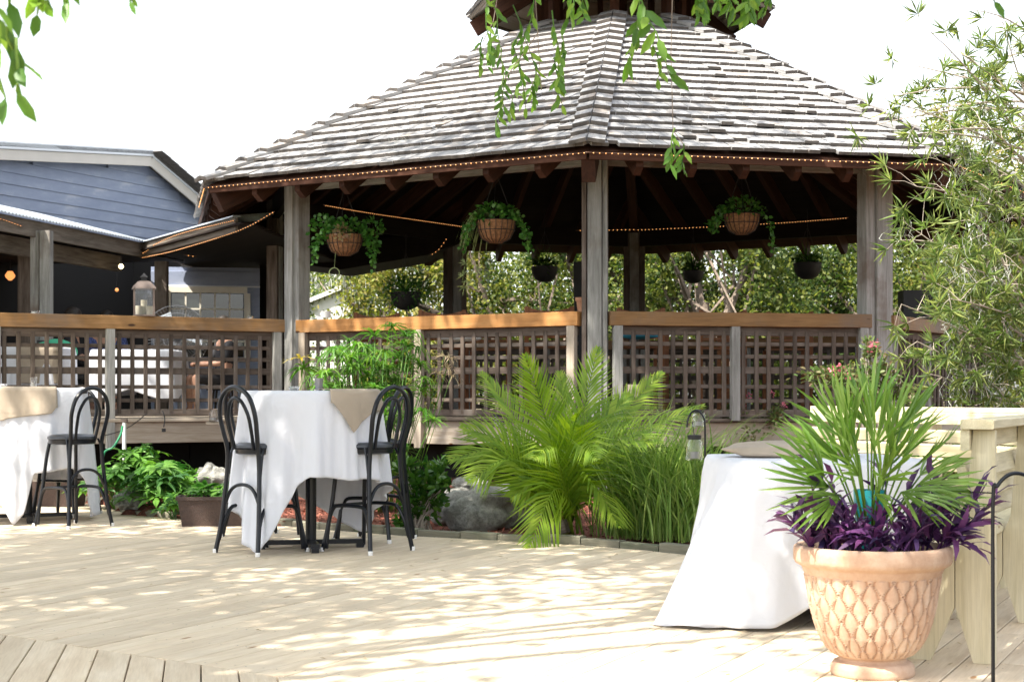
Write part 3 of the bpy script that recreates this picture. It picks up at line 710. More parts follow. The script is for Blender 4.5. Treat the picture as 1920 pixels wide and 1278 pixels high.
for q_ in (0, 1): wp[q_].z = 3.2
MB().prism([p-wn*.12 for p in wp], wn*.10).build('wall', M['siding'], hs)
MB().prism([wall_t(-4.5)-wn*.12, wall_t(WE)-wn*.12, wall_t(WE)-wn*.12+Vector((0,0,3.2)), wall_t(-4.5)-wn*.12+Vector((0,0,3.2))], wn*.1).build('lower_wall', M['interior'], hs)  # wall below the porch roof coloured near-black in place of its shade
def rk(t0, t1, z0, z1, w_, h_, off, mt, name): board(name, wall_t(t0)+wn*off+Vector((0,0,z0)), wall_t(t1)+wn*off+Vector((0,0,z1)), w_, h_, mt, hs)
rk(-4.6, 3.07, topz(-4.6)+.02, topz(3.05)+.03, .03, .15, .22, M['rake'], 'rake_board'); rk(3.06, WE+.35, topz(3.05)+.03, topz(WE+.35)+.02, .03, .15, .222, M['rake'], 'rake_board')
rk(-4.6, 3.09, topz(-4.6)+.155, topz(3.05)+.165, .05, .11, .235, M['metalcap'], 'drip_edge'); rk(3.06, WE+.4, topz(3.05)+.125, topz(WE+.4)+.125, .04, .03, .235, M['metalcap'], 'drip_edge')
# roof slabs running back from the gable
for (t0, z0, t1, z1) in ((-4.6, topz(-4.6)+.14, 3.07, topz(3.05)+.14), (3.07, topz(3.05)+.14, WE+.45, topz(WE+.45)+.14)):
    a, b = wall_t(t0)+wn*.26, wall_t(t1)+wn*.26; a.z, b.z = z0, z1
    MB().prism([a, b, b-wn*7, a-wn*7], Vector((0,0,.05))).build('roof', M['roofback'], hs)
a = wall_t(3.07)+wn*.28; b = wall_t(WE+.45)+wn*.28; a.z = topz(3.05)+.185; b.z = topz(WE+.45)+.185
for q in range(12):
    f0, f1 = q/12, (q+1.25)/12; p0 = a+(b-a)*f1; p1 = a+(b-a)*f0+Vector((0,0,.0))
    board('roof_shingle', p0+Vector((0,0,.012)), p1, .3, .014, M['roofback'], hs, bev=0)
# porch roof: corrugated sheet, eave boards
pr = empty('porch_roof', (-5.5, 19.5, 3), 'porch roof of corrugated metal sheet over weathered fascia boards', 'roof')
ZP = 3.0
A0 = G(0, 408, ZP); A1 = G(268, 462, ZP); B1 = Vector((-3.2, 18.6, 3.08)); ax = (A1-A0).normalized(); A00 = A0-ax*3
inn = Vector((-ax.y, ax.x, 0)); 
if inn.x > 0: inn = -inn
L_ = (A1-A00).length+.10; nx = int(L_/.012); up_ = inn*1.55+Vector((0,0,.42))
xs = np.linspace(0, L_, nx); V = []; 
for r_ in (0, 1):
    for x in xs: V.append(A00+ax*x+up_*r_-inn*.10*(1-r_)+Vector((0,0,.055+.011*math.sin(x*2*math.pi/.075))))
Fq = np.array([(i, i+1, nx+i+1, nx+i) for i in range(nx-1)])
o = mesh_np('corrugated_sheet', np.array([list(p) for p in V]), Fq, M['zinc'], pr, smooth=True)
md = o.modifiers.new('solid', 'SOLIDIFY'); md.thickness = .004
board('fascia_board', A00+Vector((0,0,-.05)), A1+Vector((0,0,-.05)), .035, .19, M['fascia'], pr); board('fascia_board', A1+Vector((0,0,-.05)), B1+Vector((0,0,-.05)), .035, .17, M['fascia'], pr)
sb = (B1-A1).normalized(); board('flashing', A1+Vector((0,0,.05)), B1+Vector((0,0,.05)), .10, .02, M['zinc'], pr)
board('beam', A00+inn*.35+Vector((0,0,-.22)), A1+inn*.35+Vector((0,0,-.22)), .10, .2, M['fascia'], pr)
sn = Vector((.10, .995, 0))
MB().prism([A1+Vector((0,0,.03)), B1+Vector((0,0,.03)), B1+sn*5+Vector((0,0,.7)), A1+sn*6+Vector((0,0,.8))], Vector((0,0,.03))).build('roof_sheet', M['zinc'], pr)
for q in range(26):
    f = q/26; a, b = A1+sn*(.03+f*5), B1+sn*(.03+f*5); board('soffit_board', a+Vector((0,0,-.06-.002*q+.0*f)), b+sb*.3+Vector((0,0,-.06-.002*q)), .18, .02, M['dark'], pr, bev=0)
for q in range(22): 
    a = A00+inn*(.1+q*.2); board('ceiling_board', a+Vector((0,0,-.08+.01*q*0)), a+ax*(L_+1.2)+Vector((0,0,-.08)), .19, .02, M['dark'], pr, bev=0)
def ppost(px, Y, wd, mt, zt=2.8): c = P(px, 600, Y); board('post', Vector((c.x, c.y, FL)), Vector((c.x, c.y, zt)), wd, .14, mt, pr, up=(0,1,0))
ppost(87, 18.3, .12, M['grey'], 2.93); ppost(68, 18.35, .10, M['grey'], 2.93); ppost(49, 19.0, .16, M['slat']); ppost(303, 21.0, .16, M['slat'])
# back porch wall, near-black to stand for the porch shade, with lit wall lamps far inside
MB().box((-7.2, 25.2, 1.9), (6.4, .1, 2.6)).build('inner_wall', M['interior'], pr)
# wing with the window
wg = empty('house_wing', (-4.5, 23, 0), 'blue clapboard wing wall with a small paned window under the porch roof', 'house')
wa, wb = P(283, 515, 22.6), P(487, 525, 22.9); wa.z = wb.z = 0; wu = (wb-wa).normalized(); wq = Vector((wu.y, -wu.x, 0))
MB().prism([wa, wb, wb+Vector((0,0,2.86)), wa+Vector((0,0,2.86))], -wq*.1).build('wall', M['siding'], wg)
z = FL
while z < 2.55: board('siding_board', wa+wq*.012+Vector((0,0,z+.08)), wb+wq*.012+Vector((0,0,z+.08)), .014, .155, M['siding'], wg, bev=0); z += .16
board('frieze_board', wa+wq*.03+Vector((0,0,2.70)), wb+wq*.03+Vector((0,0,2.70)), .03, .2, M['siding'], wg); board('drip_cap', wa+wq*.04+Vector((0,0,2.59)), wb+wq*.04+Vector((0,0,2.59)), .05, .02, M['metalcap'], wg)
wi = empty('window', wa+wu*.8+Vector((0,0,2)), parent) if False else None
x0 = (P(316, 0, 22.7).x-wa.x)/wu.x; x1 = (P(462, 0, 22.8).x-wa.x)/wu.x; zt, zb_ = 2.52, 1.55
fr = board('window_frame', wa+wu*x0+wq*.05+Vector((0,0,zt+.02)), wa+wu*x1+wq*.05+Vector((0,0,zt+.02)), .05, .09, M['cream'], wg)
board('window_sill', wa+wu*x0+wq*.06+Vector((0,0,zb_)), wa+wu*x1+wq*.06+Vector((0,0,zb_)), .09, .06, M['cream'], fr)
for x in (x0, x1): board('window_jamb', wa+wu*x+wq*.05+Vector((0,0,zb_+.03)), wa+wu*x+wq*.05+Vector((0,0,zt-.026)), .09, .05, M['cream'], fr, up=wq)
cw = (x1-x0-.09)/5
for q in range(5):
    for r_ in range(4):
        xa = x0+.045+cw*q; za = zb_+.03+(zt-zb_-.055)*r_/4; hh = (zt-zb_-.055)/4
        board('pane', wa+wu*(xa+.012)+wq*.036+Vector((0,0,za+hh/2)), wa+wu*(xa+cw-.012)+wq*.036+Vector((0,0,za+hh/2)), .006, hh-.02, M['pane'], fr, bev=0)
for q in range(1, 5): board('muntin', wa+wu*(x0+.045+cw*q)+wq*.045+Vector((0,0,zb_+.03)), wa+wu*(x0+.045+cw*q)+wq*.045+Vector((0,0,zt-.026)), .022, .02, M['cream'], fr, up=wq, bev=0)
for r_ in range(1, 4): board('muntin', wa+wu*(x0+.045)+wq*.047+Vector((0,0,zb_+.03+(zt-zb_-.055)*r_/4)), wa+wu*(x1-.045)+wq*.047+Vector((0,0,zb_+.03+(zt-zb_-.055)*r_/4)), .02, .022, M['cream'], fr, bev=0)
# covered walk behind the gazebo on the left: its dark sloping roof shows through
cwk = empty('covered_walkway', (-2, 24.5, 0), 'dark low roof of a covered walk behind the left side of the gazebo', 'walkway')
q = [P(520, 490, 23.2), P(640, 505, 23.2), P(800, 478, 23.6), P(880, 448, 24)]
for a, b in zip(q, q[1:]): MB().prism([a, b, b+Vector((0,0,.35)), a+Vector((0,0,.35))], Vector((0,1.4,0))).build('roof_panel', M['dark'], cwk)
MB().prism([P(520, 430, 23.3), P(880, 420, 23.9), P(880, 452, 23.9), P(520, 486, 23.3)], Vector((0,1.3,0))).build('roof_panel', M['dark'], cwk)
for q_ in range(6): a = P(491+q_*8, 600, 23.3); board('gap_filler_board', Vector((a.x, a.y, .3)), Vector((a.x, a.y, 3.0)), .062, .03, M['dark'], cwk, up=(0,1,0), bev=0)  # added dark boards so the gap beside the wing reads dark
a = P(532, 600, 23.4); board('post', Vector((a.x, a.y, 0)), Vector((a.x, a.y, 3.0)), .3, .3, M['dark'], cwk, up=(0,1,0))
# ================================================================= FURNITURE
def cloth(name, cx, cy, top, shape, ctrl, label, cat='tablecloth', rz=0, mat=None, fold=.02, nf=17, seed=0, a0=0, a1=360, off=0.0, group=None, thick=.004):
    """draped cloth. shape(az)->top radius; ctrl: list of (azimuth deg, 0 = towards -Y, + = towards +X; hem z; outward flare)"""
    rr = np.random.default_rng(seed); full = (a1-a0) >= 360; n = 220 if full else max(40, int(220*(a1-a0)/360))
    az = np.linspace(a0, a1, n, endpoint=not full)
    c = sorted(ctrl); A = np.array([x[0] for x in c], float); Z = np.array([x[1] for x in c]); Fl = np.array([x[2] for x in c])
    A3 = np.concatenate([A-360, A, A+360]); Z3 = np.tile(Z, 3); F3 = np.tile(Fl, 3)
    hem = np.interp(az, A3, Z3); fl = np.interp(az, A3, F3)
    ph = rr.uniform(0, 6.28, 4); ar = np.radians(az)
    fo = np.sin(ar*nf+ph[0]+1.6*np.sin(ar*2+ph[1]))*.7+np.sin(ar*(nf*.53)+ph[2])*.5; fo = np.sign(fo)*np.abs(fo)**1.25+.25*np.sin(ar*nf*2.3+ph[3])
    rows = 34; V = []; r0 = np.array([shape(a) for a in az])
    dx, dy = np.sin(ar), -np.cos(ar)
    for i in range(6):                    # top
        f = i/6; V.append(np.stack([cx+dx*r0*f, cy+dy*r0*f, np.full(n, top+off)], -1))
    for i in range(rows+1):
        f = i/rows; z = top+off-.0*f; 
        drop = f*(top-hem)
        rad = r0+off+fl*f**1.15+fo*fold*np.minimum(1, drop/.35)*(.35+.65*f)+.012*min(1, f*8)
        cr = .012 if i == 0 else 0
        z = top+off-drop-(0 if i else 0)
        V.append(np.stack([cx+dx*(rad-cr), cy+dy*(rad-cr), np.maximum(z, .006+.01*np.abs(fo)*(z < .02))], -1))
    R_ = len(V); V = np.concatenate(V); F_ = []
    m = n if full else n-1
    for i in range(R_-1):
        for k in range(m): F_.append((i*n+k, (i+1)*n+k, (i+1)*n+(k+1) % n, i*n+(k+1) % n))
    o = mesh_np(name, V, np.array(F_), mat or M['cloth'], smooth=True)
    md = o.modifiers.new('solid', 'SOLIDIFY'); md.thickness = thick; md.offset = -1
    return tag(o, label, cat, group)
def sq(h, rot=0, rnd=.06):
    def f(a):
        t = math.radians(a-rot); q = (abs(math.cos(t))**14+abs(math.sin(t))**14)**(-1/14)
        return h*min(q, 1.33)
    return f
def rnd_(r): return lambda a: r
# ---- tables
def pedestal(c, top, half, label, rot, rnd=False):
    t = empty('pedestal_table', c, label, 'table', 'cloth covered deck tables', rz=rot)
    M0 = Matrix.Translation(c) @ Matrix.Rotation(rot, 4, 'Z')
    mb = MB().lathe([(half*.96, top-.035), (half*.96, top-.008)], seg=28, capt=True) if rnd else MB().box((0,0,top-.025), (1.8*half, 1.8*half, .03))
    mb.build('tabletop', M['blackm'], t, M=M0)
    MB().tube([(0,0,.05), (0,0,top-.035)], .038, 12).build('column', M['black'], t, M=M0)
    for k in range(2):
        mb = MB(); a = math.pi/2*k; d = Vector((math.cos(a), math.sin(a), 0)); mb.bar(d*-.36+Vector((0,0,.045)), d*.36+Vector((0,0,.045)), .06, .03+.002*k)
        for s in (-1, 1): mb.box(d*s*.34+Vector((0,0,.016)), (.05, .05, .03))
        mb.build('foot', M['black'], t, M=M0)
    return t
MC = G(583, 1027); MC.z = 0; TT = 1.095
pedestal(MC, TT-.006, .46, 'tall table under a white cloth between four black bar stools, mid deck', R(12), True)
mctrl = [(-80,.34,.06),(-62,.26,.06),(-48,.08,.07),(-33,.01,.08),(-22,.10,.06),(-12,.32,.03),(-4,.46,.02),(6,.52,.02),(20,.515,.02),(38,.49,.03),(52,.50,.05),(75,.46,.04),(100,.42,.05),(130,.25,.1),(150,.06,.12),(165,.15,.08),(200,.35,.05),(240,.18,.12),(262,.30,.08)]
cloth('tablecloth', MC.x, MC.y, TT, rnd_(.475), mctrl, 'white tablecloth hanging in folds over the tall table mid deck', fold=.036, nf=15, seed=4)
cloth('burlap_runner', MC.x, MC.y, TT, rnd_(.475), [(0,1.03,.0),(24,1.0,.03),(30,.93,.03),(40,.80,.03),(46,.86,.035),(60,.95,.03),(80,.93,.03)], 'burlap runner folded over the right side of the mid deck table', 'table runner', mat=M['burlap'], fold=.02, nf=15, seed=4, a0=22, a1=80, off=.012)
LC = G(52, 975); LC.z = 0
pedestal(LC, 1.12-.006, .5, 'tall table under a white cloth at the left edge of the deck', R(20))
lctrl = [(-60,.3,.08),(-20,.25,.04),(-5,.15,.04),(6,.005,.10),(14,.10,.10),(22,.42,.03),(40,.44,.02),(52,.46,.02),(60,.35,.02),(80,.06,.06),(100,.02,.08),(120,.06,.08),(150,.3,.08),(200,.3,.05),(260,.3,.05)]
cloth('tablecloth', LC.x, LC.y, 1.12, sq(.47, 12), lctrl, 'white tablecloth hanging over the table at the left edge of the deck', fold=.036, nf=15, seed=9)
cloth('burlap_runner', LC.x, LC.y, 1.12, sq(.47, 12), [(-40,.88,.02),(-5,.84,.02),(0,.86,.02),(36,.90,.03),(40,.95,.02)], 'burlap runner hanging over the front of the leftmost table', 'table runner', mat=M['burlap'], fold=.02, nf=15, seed=9, a0=-40, a1=41, off=.012)
RC = Vector((1.48, 7.85, 0))
pedestal(RC, .755, .46, 'low square table almost hidden under a floor length white cloth', R(8))
rctrl = [(-75,.006,.34),(-62,.006,.44),(-50,.006,.27),(-42,.012,.14),(-25,.02,.16),(-12,.10,.05),(0,.03,.08),(20,.02,.10),(38,.10,.06),(45,.15,.05),(70,.05,.05),(90,.05,.05),(120,.02,.1),(180,.03,.1),(240,.03,.12),(270,.02,.2)]
cloth('tablecloth', RC.x, RC.y, .765, sq(.455, 6), rctrl, 'floor length white tablecloth flaring to the left over the low table behind the planter', fold=.024, nf=12, seed=3)
# bundled burlap on the low table
def lumpy(name, c, size, mat, label, cat, seed=0, seg=40, rings=20, amp=.15, sc_=3, parent=None, flat=None, grp=None):
    rr = np.random.default_rng(seed); a = np.linspace(0, 2*np.pi, seg, endpoint=False); b = np.linspace(0, np.pi, rings)
    A, B = np.meshgrid(a, b); d = np.stack([np.cos(A)*np.sin(B), np.sin(A)*np.sin(B), np.cos(B)], -1)
    K = rr.normal(size=(14, 3))*sc_; ph = rr.uniform(0, 6.28, 14); w_ = 1/(1+np.linalg.norm(K, axis=1)*.4)
    n_ = sum(w_[i]*np.sin(d@K[i]+ph[i]) for i in range(14))/w_.sum()*2.2
    r_ = 1+amp*n_; V = d*r_[..., None]*np.array(size)/2
    if flat is not None: V[..., 2] = np.maximum(V[..., 2], flat)
    V = V.reshape(-1, 3)+np.array(c); i = np.arange(rings-1)[:, None]*seg+np.arange(seg)[None]; j = np.arange(rings-1)[:, None]*seg+(np.arange(seg)[None]+1) % seg
    F_ = np.stack([i, i+seg, j+seg, j], -1).reshape(-1, 4)
    m0 = Matrix.Translation(Vector(c)); o = mesh_np(name, V-np.array(c), F_, mat, parent, True, M=m0)
    return tag(o, label, cat, grp)
lumpy('burlap_cloth', (1.33, 7.85, .80), (.62, .34, .09), M['burlap'], 'crumpled burlap cloth bunched on the low white table', 'cloth', 2, 60, 26, .22, 3.5, flat=-.03)
def jar(c, r_, h, label, lid=True, cat='jar', cand=True, mat=None):
    t = empty('mason_jar', c, label, cat, 'glass jars and candle holders'); m0 = Matrix.Translation(c)
    MB().lathe([(r_*.9, 0), (r_, h*.06), (r_, h*.72), (r_*.78, h*.84), (r_*.78, h*.96), (r_*.72, h*.96), (r_*.72, h*.84), (r_*.94, h*.7), (r_*.94, h*.07), (0, h*.06)], seg=20).build('glass_body', M['glass'], t, True, M=m0)
    if lid: MB().lathe([(r_*.82, h*.84), (r_*.84, h*1.0), (r_*.5, h*1.02)], seg=20, capt=True).build('lid', M['blackm'], t, M=m0)
    if cand: MB().lathe([(r_*.55, h*.08), (r_*.55, h*.34)], seg=12, capt=True).build('candle', M['white'], t, M=m0)
    return t
def tumbler(c, r_, h, label, fill=None, cat='candle holder'):
    t = empty('votive_glass', c, label, cat, 'glass jars and candle holders'); m0 = Matrix.Translation(c)
    MB().lathe([(r_*.8, 0), (r_, h), (r_*.93, h), (r_*.75, h*.12), (0, h*.1)], seg=20).build('glass_body', fill or M['glass'], t, True, M=m0)
    MB().lathe([(r_*.6, h*.13), (r_*.6, h*.5)], seg=12, capt=True).build('candle', M['white'], t, M=m0)
    return t
tumbler(P(598, 735, MC.y-.15)+Vector((0,0,.012)), .03, .085, 'pale metal cup standing upright on the mid deck table', M['metal'], 'cup')
tumbler(P(551, 735, MC.y-.1)+Vector((0,0,.012)), .04, .028, 'flat tealight dish left of the cup on the mid deck table')
tumbler(P(63, 727, LC.y-.2)+Vector((0,0,.0)), .03, .09, 'small clear glass on the leftmost white table')
tumbler(P(3, 727, LC.y-.2), .045, .035, 'low tealight dish at the very left of the leftmost table')
tumbler(Vector((1.36+.02*0, 8.1, .765)), .04, .05, 'small silver tin beside the bunched burlap', M['metal'], 'tin') if False else tumbler(Vector((1.47, 8.02, .80)), .03, .045, 'small silver tin beside the bunched burlap', M['metal'], 'tin')
# ---- bar stools
def make_stool():
    t = empty('bar_stool', (0,0,0), group='black bentwood style bar stools'); bk = M['black']
    # +Y is forward; hoop back at -Y
    def half(s): return [(s*.215,-.235,0),(s*.19,-.205,.2),(s*.172,-.185,.42),(s*.160,-.175,.58),(s*.155,-.18,.70),(s*.170,-.205,.82),(s*.178,-.225,.92),(s*.150,-.242,1.03),(s*.085,-.25,1.095)]
    pts = spline(half(-1)+[(0,-.252,1.118)]+half(1)[::-1], 5); MB().tube(pts, .0158, 8).build('back_hoop', bk, t, True)
    ih = [(-.095,-.165,.70),(-.105,-.195,.82),(-.100,-.22,.93),(-.055,-.238,1.02),(0,-.243,1.045),(.055,-.238,1.02),(.100,-.22,.93),(.105,-.195,.82),(.095,-.165,.70)]
    MB().tube(spline(ih, 5), .0125, 8).build('inner_hoop', bk, t, True)
    for s in (-1, 1):
        MB().tube(spline([(s*.205,.215,0),(s*.19,.19,.12),(s*.165,.165,.30),(s*.145,.14,.55),(s*.13,.12,.68)], 4), .0145, 8).build('front_leg', bk, t, True)
        MB().tube(spline([(s*.19,.19,.02),(s*.178,.175,.20),(s*.17,.145,.29),(s*.168,.09,.315),(s*.17,-.09,.315),(s*.172,-.145,.29),(s*.185,-.19,.20),(s*.2,-.215,.09)], 4), .0128, 8).build('side_footrest', bk, t, True)
        MB().tube([(s*.155,-.13,.71),(s*.163,-.15,.66),(s*.168,-.172,.52)], .009, 6).build('seat_brace', bk, t, True)
    MB().tube(spline([(-.168,-.185,.34),(-.12,-.183,.42),(-.05,-.18,.46),(.05,-.18,.46),(.12,-.183,.42),(.168,-.185,.34)], 4), .012, 8).build('rear_arch', bk, t, True)
    MB().tube([(-.163,.165,.31),(.163,.165,.31)], .011, 8).build('front_footrest', bk, t, True)
    MB().lathe([(.165,.665),(.185,.672),(.187,.70),(.16,.702)], seg=28).build('seat_ring', bk, t, True)
    MB().lathe([(.184,.701),(.196,.712),(.194,.728),(.165,.742),(.08,.748)], seg=28, capt=True).build('seat', M['vinyl'], t, True)
    for x, y in ((-.216,-.236),(.216,-.236),(-.206,.216),(.206,.216)): MB().lathe([(.016,0),(.017,.022),(.0145,.028)], (x,y,0), 12, capt=True).build('foot_cap', M['foot'], t)
    return t
st = [( -1.69, 10.86, (.64,.77), 'black bar stool left of the mid deck table, its hoop nearest the camera'),
      ( -1.00, 10.95, (-.80,.60), 'black bar stool at the right front of the mid deck table'),
      ( -1.02, 11.75, (-.9,.35), 'black bar stool behind the right front stool at the mid deck table'),
      ( -1.86, 12.0, (.8,.6), 'black bar stool hidden behind the left stool of the mid deck table'),
      ( -3.56, 12.95, (-.80,.60), 'black bar stool at the right of the leftmost table, beside the planted bed'),
      ( -3.95, 14.15, (-.25,-.95), 'black bar stool mostly hidden behind the leftmost table')]
proto = make_stool()
for i, (x, y, d, lb) in enumerate(st):
    o = proto if i == 0 else copy_tree(proto); o.location = (x, y, 0); o.rotation_euler = (0, 0, math.atan2(d[1], d[0])-math.pi/2); o['label'] = lb
# ---- benches of new pine
def bench(o0, ud, L, label, sup):
    vd = Vector((-ud.y, ud.x, 0)); t = empty('wooden_bench', o0, label, 'bench', 'new pine benches along the deck edge')
    def q(a, v, z): return o0+ud*a+vd*v+Vector((0,0,z))
    board('top_rail', q(-.06, .01, .955), q(L, .01, .955), .13, .038, M['pine'], t)
    board('top_apron', q(-.045, .06, .893), q(L, .06, .893), .036, .085, M['pine'], t)
    for v, z in ((.075,.765),(.105,.665),(.135,.565)): board('back_slat', q(-.03, v, z), q(L, v, z), .034, .088, M['pine'], t, up=(vd*.25+Vector((0,0,1))).normalized())
    for v in (.16, .30): board('seat_slat', q(-.05, v+.01, .445), q(L, v+.01, .445), .133, .038, M['pine'], t)
    board('seat_apron', q(-.02, .375, .39), q(L, .375, .39), .036, .088, M['pine'], t)
    for a in sup:
        th = ud*.038
        up_ = [(-.035,0),(.055,0),(.10,.20),(.155,.42),(.10,.60),(.06,.93),(-.045,.93)]
        up_ = [(-.05,.0),(.035,.0),(.105,.22),(.105,.42),(.072,.5),(.035,.93),(-.05,.93)]
        def build(pts, name, a):
            w_ = [q(a, v, z) for v, z in pts]; rot = Matrix((Vector((0,0,1)), vd, -ud)).transposed().to_4x4(); rot.translation = w_[0]; inv = rot.inverted()
            mb = MB().prism(w_, th); mb.v = [tuple(inv @ Vector(x)) for x in mb.v]; mb.build(name, M['pine'], t, M=rot)
        build(up_, 'back_post', a); build([(.109,.22),(.205,.0),(.32,.0),(.345,.38),(.345,.425),(.109,.425)], 'front_leg', a+.002)
        board('seat_bearer', q(a+.06, .0, .385), q(a+.06, .355, .385), .036, .07, M['pine'], t)
    return t
bench(BO, U2, 4.5, 'new pine bench running away along the right deck edge beside the planter', (0, 1.25, 2.6, 3.9))
bench(BC+AD*.12, AD, 2.6, 'new pine bench across the far right corner of the deck behind the white table', (0.02, 1.3, 2.5))
# ---- terracotta planter
PC = Vector((1.385, 6.15, 0))
tp = empty('terracotta_planter', PC, 'large terracotta planter pressed with a pineapple leaf pattern', 'planter')
prof = [(.155,0),(.160,.008),(.158,.035),(.148,.050),(.128,.060),(.126,.068),(.150,.080),(.180,.11),(.205,.155),(.224,.21),(.238,.27),(.247,.33),(.257,.385),(.264,.40),(.27,.415),(.292,.428),(.299,.44),(.300,.475),(.297,.490),(.288,.497),(.272,.497),(.262,.485),(.255,.42)]
zs = []; 
for i in range(len(prof)-1):
    k = 26 if 6 <= i <= 11 else 3
    for j in range(k): f = j/k; zs.append((prof[i][0]+(prof[i+1][0]-prof[i][0])*f, prof[i][1]+(prof[i+1][1]-prof[i][1])*f, 6 <= i <= 11))
zs.append((*prof[-1], False)); seg = 330
a = np.linspace(0, 2*np.pi, seg, endpoint=False); V = []; RL = []
NSC = 19; rowh = .050
def scales(az, z):                       # overlapping pointed leaf tips, tips upward
    best = np.zeros_like(az)-1; zz = (z-.075)/rowh; res = np.zeros_like(az)+.12
    for k in range(-2, 8):
        # row k: leaf centre z0=k, spans 0..1.9 rows high, upper rows lie behind lower ones
        sft = .5*(k % 2); u_ = ((az/(2*np.pi)*NSC+sft) % 1)-.5; h = (zz-k)/2.0
        half = .5*np.clip(1-np.clip((h-.45)/.55, 0, 1)**1.5, 0, 1)
        insd = (h > 0) & (h < 1) & (np.abs(u_) < half) & (best < 0)
        e = np.where(half > 0, 1-np.abs(u_)/np.maximum(half, 1e-3), 0); e = e*1.0
        v_ = .34+.50*np.exp(-((e-.12)/.075)**2)-.26*np.exp(-((e-.32)/.09)**2)+.5*np.clip((e-.3)/.7, 0, 1)**.7-.34*np.clip(1-e/.05, 0, 1)
        res = np.where(insd, v_, res); best = np.where(insd, 1, best)
    return res
for r_, z, rel in zs:
    d = scales(a, np.full_like(a, z)) if rel and .083 < z < .386 else np.full_like(a, .55 if rel else .6)
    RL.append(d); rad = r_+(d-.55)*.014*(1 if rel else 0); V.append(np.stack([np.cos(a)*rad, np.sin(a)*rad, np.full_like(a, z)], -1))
nr = len(V); V = np.concatenate(V); i = np.arange(nr-1)[:, None]*seg+np.arange(seg)[None]; j = np.arange(nr-1)[:, None]*seg+(np.arange(seg)[None]+1) % seg
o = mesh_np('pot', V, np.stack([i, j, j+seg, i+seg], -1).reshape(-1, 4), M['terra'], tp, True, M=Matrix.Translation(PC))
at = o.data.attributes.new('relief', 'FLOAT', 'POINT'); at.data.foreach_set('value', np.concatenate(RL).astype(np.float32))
lumpy('soil', PC+Vector((0,0,.455)), (.53, .53, .05), M['soil'], None, None, 3, 40, 14, .1, 6, tp)
# teal plant collar
MB().lathe([(.05,.0),(.062,.235),(.056,.235),(.045,.0)], seg=9).build('teal_sleeve', M['teal'], None, M=Matrix.Translation(PC+Vector((.0,.05,.47)))); tag(bpy.data.objects['teal_sleeve'], 'torn teal plastic sleeve standing in the planter behind the palm stem', 'plastic sleeve')
# ---- brown box planters
def boxpot(c, rz, L, label, wd=.2, h=.21):
    t = empty('box_planter', c, label, 'planter', 'brown woven box planters'); m0 = Matrix.Translation(c) @ Matrix.Rotation(rz, 4, 'Z')
    br = bpy.data.materials.get('brown_woven_plastic') or plain('brown_woven_plastic', (.045,.024,.018), .45, var=.25, nscale=60, bump=.8, bscale=180)
    a, b = L/2, wd/2; a2, b2 = a*.88, b*.86
    o_ = [(-a2,-b2,0),(a2,-b2,0),(a2,b2,0),(-a2,b2,0),(-a,-b,h),(a,-b,h),(a,b,h),(-a,b,h)]; i_ = [(-a+.015,-b+.015,h),(a-.015,-b+.015,h),(a-.015,b-.015,h),(-a+.015,b-.015,h),(-a+.02,-b+.02,h-.04),(a-.02,-b+.02,h-.04),(a-.02,b-.02,h-.04),(-a+.02,b-.02,h-.04)]
    mb = MB().add(o_+i_, [(3,2,1,0)]+[(q, (q+1) % 4, (q+1) % 4+4, q+4) for q in range(4)]+[(q+4, (q+1) % 4+4, (q+1) % 4+8, q+8) for q in range(4)]+[(q+8, (q+1) % 4+8, (q+1) % 4+12, q+12) for q in range(4)]+[(12,13,14,15)])
    mb.build('box', br, t, M=m0)
    mb = MB()
    for p, q in (((-a,-b),(a,-b)),((a,-b),(a,b)),((a,b),(-a,b)),((-a,b),(-a,-b))): mb.bar((p[0],p[1],h-.008), (q[0],q[1],h-.008), .022, .028)
    mb.build('rim', br, t, M=m0); MB().box((0,0,h-.045), (L-.06, wd-.06, .01)).build('soil', M['soil'], t, M=m0)
    return t
bp1 = G(412, 984); boxpot(bp1, R(6), .66, 'brown box planter on the deck behind the left stool of the mid deck table', .28, .235)
bp2 = G(108, 948); boxpot(bp2, R(-20), .5, 'dark brown box planter half hidden behind the leftmost table', .28, .3)
# ---- lantern with candles on the rail
ZR = 1.885
def on_rail(px, o=0.06):                 # a point on the left rail top seen at px
    d = (px-960)/F; u = (ps_-pe); # (pe+u t).x = d*(pe+u t).y
    t = (d*pe.y-pe.x)/(u.x-d*u.y); p = pe+u*t; return Vector((p.x, p.y, ZR))
ln = on_rail(270); lt = empty('candle_lantern', ln, 'tall copper lantern with three cream candles standing on the porch rail', 'lantern', rz=0); m0 = Matrix.Translation(ln) @ Matrix.Rotation(R(14), 4, 'Z')
mb = MB()
for x in (-1, 1):
    for y in (-1, 1): mb.box((x*.1, y*.1, .15), (.018, .018, .28))
mb.box((0,0,.008), (.225,.225,.016)); mb.build('frame', M['copper'], lt, M=m0)
mb = MB()
for x, y in ((0,-1),(0,1)): mb.box((x, y*.1, .15), (.008,.008,.28)); mb.box((0, y*.1, .105), (.2,.008,.008))

